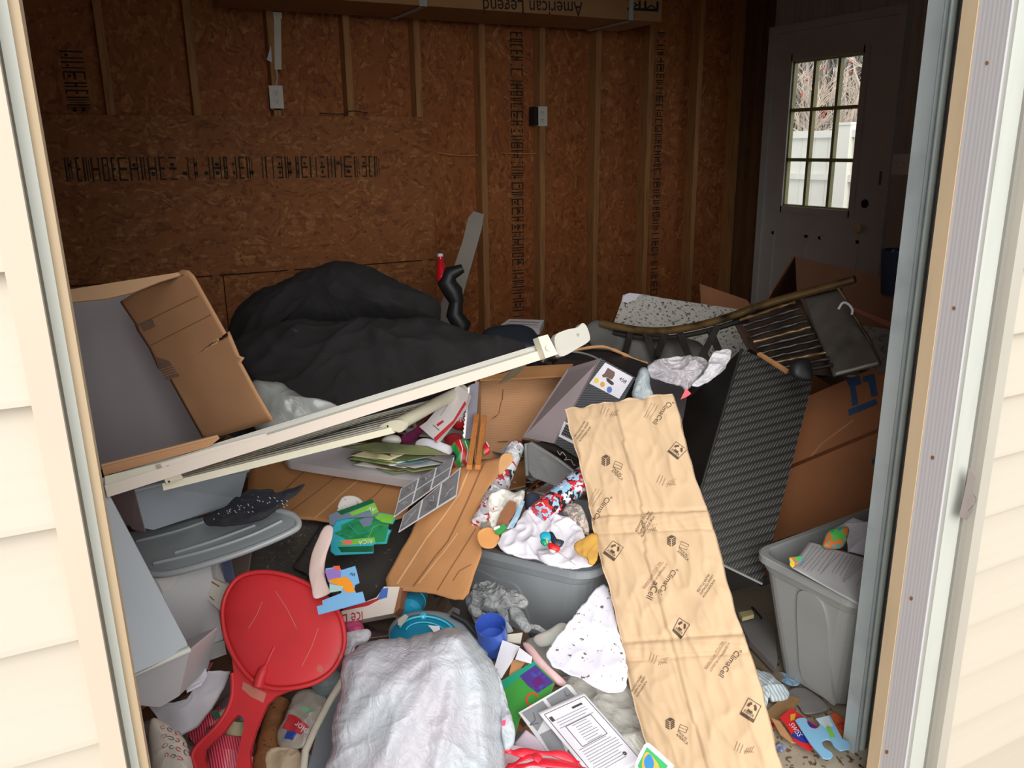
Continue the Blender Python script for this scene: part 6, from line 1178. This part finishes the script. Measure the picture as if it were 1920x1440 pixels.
PI_ = M('liner_print', (88, 70, 54), .8, .2, 60, 0); PF = M('liner_print_faint', (150, 120, 92), .8, .2, 60, 0)
def TX(s, a, b_, m_=PI_, asp=1.): mb.text(s, plp, a, b_, m_, tree, .0014, asp)
def SK(p, w, m_=PI_): mb.stroke(plp, p, w, m_, tree, .0016)
def DC(p, m_=PI_): mb.decal(plp, p, m_, tree, .0013, sub=3)
for a, b_, s in (((1259, 752), (1226, 796), '°ClimaCell'), ((1144, 929), (1108, 980), '°ClimaCell'), ((1266, 1064), (1236, 1113), '°ClimaCel'), ((1229, 1091), (1214, 1122), 'aCell'), ((1384, 1214), (1349, 1266), '°ClimaCell')): TX(s, a, b_, PI_, 1.05)
for a, b_ in (((1132, 921), (1112, 953)), ((1252, 1058), (1216, 1108)), ((1368, 1206), (1332, 1258)), ((1236, 762), (1219, 790))):
    TX('A TEMPERPACK PRODUCT', a, b_, PF, 1.1); SK([(a[0]-5, a[1]-2), (b_[0]-5, b_[1]-2)], .0008, PF); TX('RECYCLE WITH PAPER', (a[0]-12, a[1]-3), (b_[0]-10, b_[1]-4), PF, 1.)
for (a, b_) in (((1081, 822), (1101, 793)), ((1312, 1113), (1334, 1079)), ((1187, 1298), (1207, 1268)), ((1196, 1000), (1222, 962))):
    for k, s in enumerate(('RECYCLE ENTIRE', 'CLIMACELL INSERT', 'ALONGSIDE BOX')): TX(s, (a[0]+k*5, a[1]+k*5), (b_[0]+k*5+(2 if k == 1 else 0), b_[1]+k*5-(3 if k == 1 else -1)), PI_, 1.15)
for q in ([(1255, 851), (1270, 832), (1289, 845), (1273, 865)], [(1134, 1039), (1152, 1016), (1172, 1029), (1154, 1054)], [(1264, 1184), (1276, 1160), (1296, 1173), (1279, 1199)], [(1389, 1339), (1405, 1309), (1428, 1324), (1414, 1355)]):
    SK(q+[q[0]], .0013); bl = lambda u, v: ((q[0][0]*(1-u)+q[1][0]*u)*(1-v)+(q[3][0]*(1-u)+q[2][0]*u)*v, (q[0][1]*(1-u)+q[1][1]*u)*(1-v)+(q[3][1]*(1-u)+q[2][1]*u)*v)
    DC([bl(0, 0), bl(.17, 0), bl(.17, 1), bl(0, 1)]); TX('PAPER', bl(.20, .95) if 0 else bl(.22, .12), bl(.22, .88), PI_, 1.0) if 0 else TX('PAPER', bl(.22, .12), bl(.22, .88), PI_, 1)
    for k in range(3):
        a0 = k*120+20; pts = [bl(.64+.23*math.cos(math.radians(a0+w_)), .5+.27*math.sin(math.radians(a0+w_))) for w_ in range(0, 80, 13)]; SK(pts, .0050)
for (x, y, s) in ((1139, 868, 1), (1262, 1018, 1), (1259, 1358, 1.05)):
    for k in range(4):
        yy = y-6*s+k*3.6*s; DC([(x-8*s, yy-1.2*s-1), (x-1, yy+2.5*s), (x-1, yy+5*s), (x-8*s, yy+1.4*s-1)]); DC([(x+1, yy+2.2*s), (x+8*s, yy-2.5*s), (x+8*s, yy+.2*s), (x+1, yy+4.8*s)])
    DC([(x-7*s, y-8*s), (x, y-12*s), (x+7*s, y-9*s), (x, y-5*s)])
    bx_, by_ = x+22*s, y+8*s; qq = [(bx_-7, by_-4), (bx_+2, by_-9), (bx_+11, by_-3), (bx_+2, by_+6)]; qq = [(bx_-4, by_-8), (bx_+10, by_-2), (bx_+6, by_+8), (bx_-8, by_+2)]
    SK(qq+[qq[0]], .0009); SK([(bx_-6, by_-3), (bx_+8, by_+3)], .0008); TX('MADE IN', (x+12*s, y+13*s), (x+28*s, y+28*s), PI_, 1.1); TX('AMERICA', (x+10*s, y+19*s), (x+30*s, y+37*s), PI_, 1.1)
for (x, y) in ((1240, 900), (1225, 1232), (1385, 1398), (1135, 772), (1205, 985)):
    for k in range(3): SK([(x-6+k*5, y+8+k*3), (x+k*5, y-8+k*3)], .0012, PF)
    for k in range(4): SK([(x+12+k*4, y+16-k), (x+18+k*4, y+4-k)], .001, PF)
    SK([(x+12, y+10), (x+30, y+12)], .001, PF)
o = build(mb, 'padded_kraft_liner'); tag(o, 'long tan kraft paper padded liner with dark printed marks, leaning across the heap', 'padded liner')
# ------------------------------------------------------------------ white bags beside the woven box
t = thing('white_plastic_bag', 'thin white plastic bag with red tip draped on the woven black box', 'bag', T(1290, 740, 2.36))
FLM = m_bag('thin_white_film', (206, 200, 204), (164, 160, 166), .35, 20, .6)
mb = MB(); patch(mb, Pl(1280, 700, 2.42, nrm(50)), spl([(1214, 690), (1225, 678), (1260, 670), (1300, 668), (1322, 672), (1330, 690), (1318, 706), (1296, 722), (1286, 734), (1275, 724), (1240, 714), (1220, 706)], 4), FLM, .014, 2, .010, 14, 22, 150, under=.01, crease=.022); build(mb, 'body', t)
mb = MB(); patch(mb, Pl(1335, 685, 2.38, nrm(50)), spl([(1296, 722), (1320, 700), (1335, 664), (1350, 656), (1372, 656), (1360, 690), (1340, 708), (1310, 724)], 4), m_bag('bright_film', (226, 224, 226), (200, 198, 204), .4, 16, .5), .004, 2, .006, 16, 16, 110, under=.004, crease=.014); build(mb, 'bright_flap', t)
mb = MB(); pl = Pl(1288, 740, 2.36, nrm(60)); mb.prism([pl.hit(*q) for q in [(1286, 728), (1296, 738), (1288, 744), (1276, 749)]], -pl.n*.004, RS); build(mb, 'red_tip', t)
sheet('white_bag_scrap', 'pale bluish plastic bag stuffed between shoe box and kraft liner', 'bag', spl([(1185, 745), (1192, 712), (1200, 692), (1208, 690), (1216, 700), (1220, 725), (1224, 745), (1200, 752)], 3), m_bag('pale_blue_film', (180, 190, 194), (140, 150, 156), .35, 18, .5), t=2.42, tilt=55, dome=.02, amp=.006, crease=.008, under=.008)
sheet('dark_maroon_panel', 'dark maroon carton side between the shoe box and the woven black box', 'carton', [(1215, 705), (1260, 712), (1290, 735), (1280, 790), (1200, 770)], M('dark_maroon', (52, 42, 46), .6), t=2.62, tilt=60, th=.02)
# ------------------------------------------------------------------ things on the concrete, lower right
FL = lambda *a, **k: sheet(*a, **k)
def gz(x, y, z): return (on(x, y, 2, z)-CAM).dot(FW)
def gsheet(name, label, cat, ol, mat, z=.004, tilt=0, yaw=0, **k):
    cx = sum(p[0] for p in ol)/len(ol); cy = sum(p[1] for p in ol)/len(ol); return sheet(name, label, cat, ol, mat, t=gz(cx, cy, z), tilt=tilt, yaw=yaw, **k)
OVAL = M('candy_blue', (44, 56, 150), .4)
gsheet('candy_packet', 'red candy carton piece with blue oval and white lettering on the concrete', 'carton', [(1462, 1345), (1484, 1327), (1490, 1332), (1510, 1346), (1534, 1362), (1526, 1400), (1518, 1408), (1490, 1390), (1478, 1366)], M('candy_red', (220, 40, 44), .4, .05, 5, 0), z=.03, th=.002, tilt=8,
       dec=[(spl([(1484, 1380), (1492, 1372), (1505, 1372), (1518, 1384), (1514, 1394), (1500, 1390)], 3), OVAL), ([(1482, 1340), (1492, 1338), (1490, 1350), (1482, 1352)], M('candy_gold', (230, 170, 50), .4)), (spl([(1512, 1352), (1524, 1358), (1530, 1364), (1516, 1362)], 2), OVAL)], txt=[('SWISS', (1478, 1358), (1496, 1382), WHITE, 1.3), ('ITS', (1492, 1357), (1504, 1370), WHITE, 1.5)])
gsheet('torn_card_edge', 'tan torn cardboard strip under the red candy carton piece', 'cardboard', [(1446, 1346), (1462, 1352), (1476, 1372), (1492, 1392), (1484, 1392), (1462, 1375)], CARD, z=.022, th=.003, tilt=8)
PB = M('puzzle_pale_blue', (136, 190, 224), .45, .03, 5, 0)
PZ = spl([(1491, 1350), (1500, 1346), (1512, 1347), (1514, 1356), (1520, 1364), (1530, 1366), (1537, 1360), (1534, 1352), (1529, 1347)], 3, False)+[(1556, 1341), (1566, 1360), (1580, 1386), (1590, 1390), (1596, 1400), (1592, 1404), (1575, 1407), (1566, 1400)]+spl([(1562, 1396), (1557, 1388), (1548, 1386), (1541, 1392), (1546, 1402), (1558, 1410), (1562, 1416)], 3, False)+[(1558, 1421), (1550, 1423), (1542, 1420), (1520, 1395), (1505, 1372)]
gsheet('puzzle_piece', 'pale blue jigsaw piece lying on the concrete beside the red candy carton piece', 'puzzle piece', PZ, PB, z=.036, th=.003, tilt=6, dec=[([(1530, 1348), (1553, 1342), (1562, 1362), (1548, 1366), (1536, 1356)], M('puzzle_cloud', (206, 220, 228), .5)), ([(1548, 1362), (1556, 1362), (1566, 1382), (1558, 1384)], GR2)])
gsheet('orange_packet', 'orange snack packet under the steel track base', 'packet', [(1556, 1338), (1566, 1334), (1598, 1358), (1600, 1384), (1582, 1384), (1564, 1362)], M('packet_orange', (220, 100, 44), .35, .2, 30, .1, c2=(200, 70, 40)), z=.02, amp=.003, th=.003, txt=[('ELL', (1568, 1356), (1590, 1378), RT_, 1.0)])
gsheet('striped_baby_sock', 'crumpled blue and white striped baby cloth beside the kraft liner', 'cloth', spl([(1408, 1256), (1425, 1258), (1442, 1262), (1462, 1280), (1479, 1296), (1474, 1312), (1448, 1316), (1442, 1305), (1438, 1324), (1426, 1326), (1412, 1300)], 4), m_lines('baby_stripes', (216, 222, 224), (164, 184, 192), 34, rough=.9, dist=1.5, bst=.2, lo=.45, hi=.55), z=.03, tilt=15, dome=.016, amp=.006, crease=.006, under=.006)
gsheet('blue_cap', 'small bright blue plastic cap on the striped baby cloth', 'cap', spl([(1409, 1262), (1415, 1257), (1421, 1262), (1420, 1270), (1412, 1272)], 3), M('cap_blue', (50, 100, 180), .4), z=.055, th=.004)  # a plastic cap, drawn as a flat round piece
gsheet('wood_offcut', 'small broken wood offcut beside the red candy carton piece', 'wood', [(1430, 1340), (1462, 1312), (1484, 1304), (1500, 1310), (1490, 1322), (1444, 1354)], M('offcut_wood', (170, 130, 88), .8, .2, 8, .2), z=.02, th=.012, tilt=5)
gsheet('grey_plastic_shard', 'dull grey plastic sheet piece in front of the right grey tote', 'plastic', spl([(1480, 1292), (1505, 1288), (1530, 1302), (1552, 1322), (1548, 1332), (1510, 1338), (1495, 1320), (1470, 1312)], 3), M('grey_plate', (142, 138, 136), .5, .06, 8, .05), z=.012, th=.003, amp=.002)
gsheet('blue_snack_wrapper', 'crumpled pale blue snack wrapper at the foot of the right grey tote', 'wrapper', spl([(1455, 1268), (1462, 1260), (1485, 1266), (1500, 1278), (1490, 1286), (1468, 1280)], 3), M('wrapper_pale_blue', (150, 180, 200), .4, .3, 60, .3, c2=(90, 120, 170)), z=.02, amp=.008, crease=.006)
gsheet('red_scrap', 'tiny red card scrap at the edge of the kraft liner', 'scrap', [(1444, 1352), (1450, 1350), (1456, 1360), (1448, 1364)], M('candy_red', (220, 40, 44)), z=.01, th=.001)
gsheet('blue_white_crumb', 'small blue and white crumpled foil bit on the bare concrete', 'foil', spl([(1455, 1398), (1464, 1394), (1474, 1400), (1468, 1408), (1458, 1406)], 3), M('foil_blue_white', (150, 160, 186), .35, .5, 120, .3, c2=(50, 70, 140)), z=.01, amp=.006, crease=.004)
gsheet('dark_board', 'dull brown flat board edge running beneath the grey junk beside the right tote', 'board', [(1395, 1215), (1415, 1222), (1470, 1268), (1462, 1276), (1400, 1235)], M('board_brown', (130, 112, 92), .85, .1, 9, .1), z=.03, th=.01)
gsheet('grey_pad', 'grey flat foam pad between the kraft liner and the right tote', 'pad', [(1378, 1150), (1440, 1160), (1452, 1180), (1458, 1235), (1452, 1250), (1405, 1200)], M('foam_grey', (124, 120, 118), .85, .06, 9, .1), z=.06, th=.02)
gsheet('yellowish_foam', 'small yellowish foam block near the grey foam pad', 'foam', [(1385, 1148), (1410, 1143), (1414, 1152), (1392, 1158)], M('foam_yellow', (190, 176, 130), .85), z=.09, th=.012)
gsheet('black_cord', 'short black cord end between the foam pad and the right grey tote', 'cord', [(1408, 1138), (1412, 1137), (1430, 1158), (1427, 1160)], BLACK, z=.1, th=.004)  # loose end of a cord
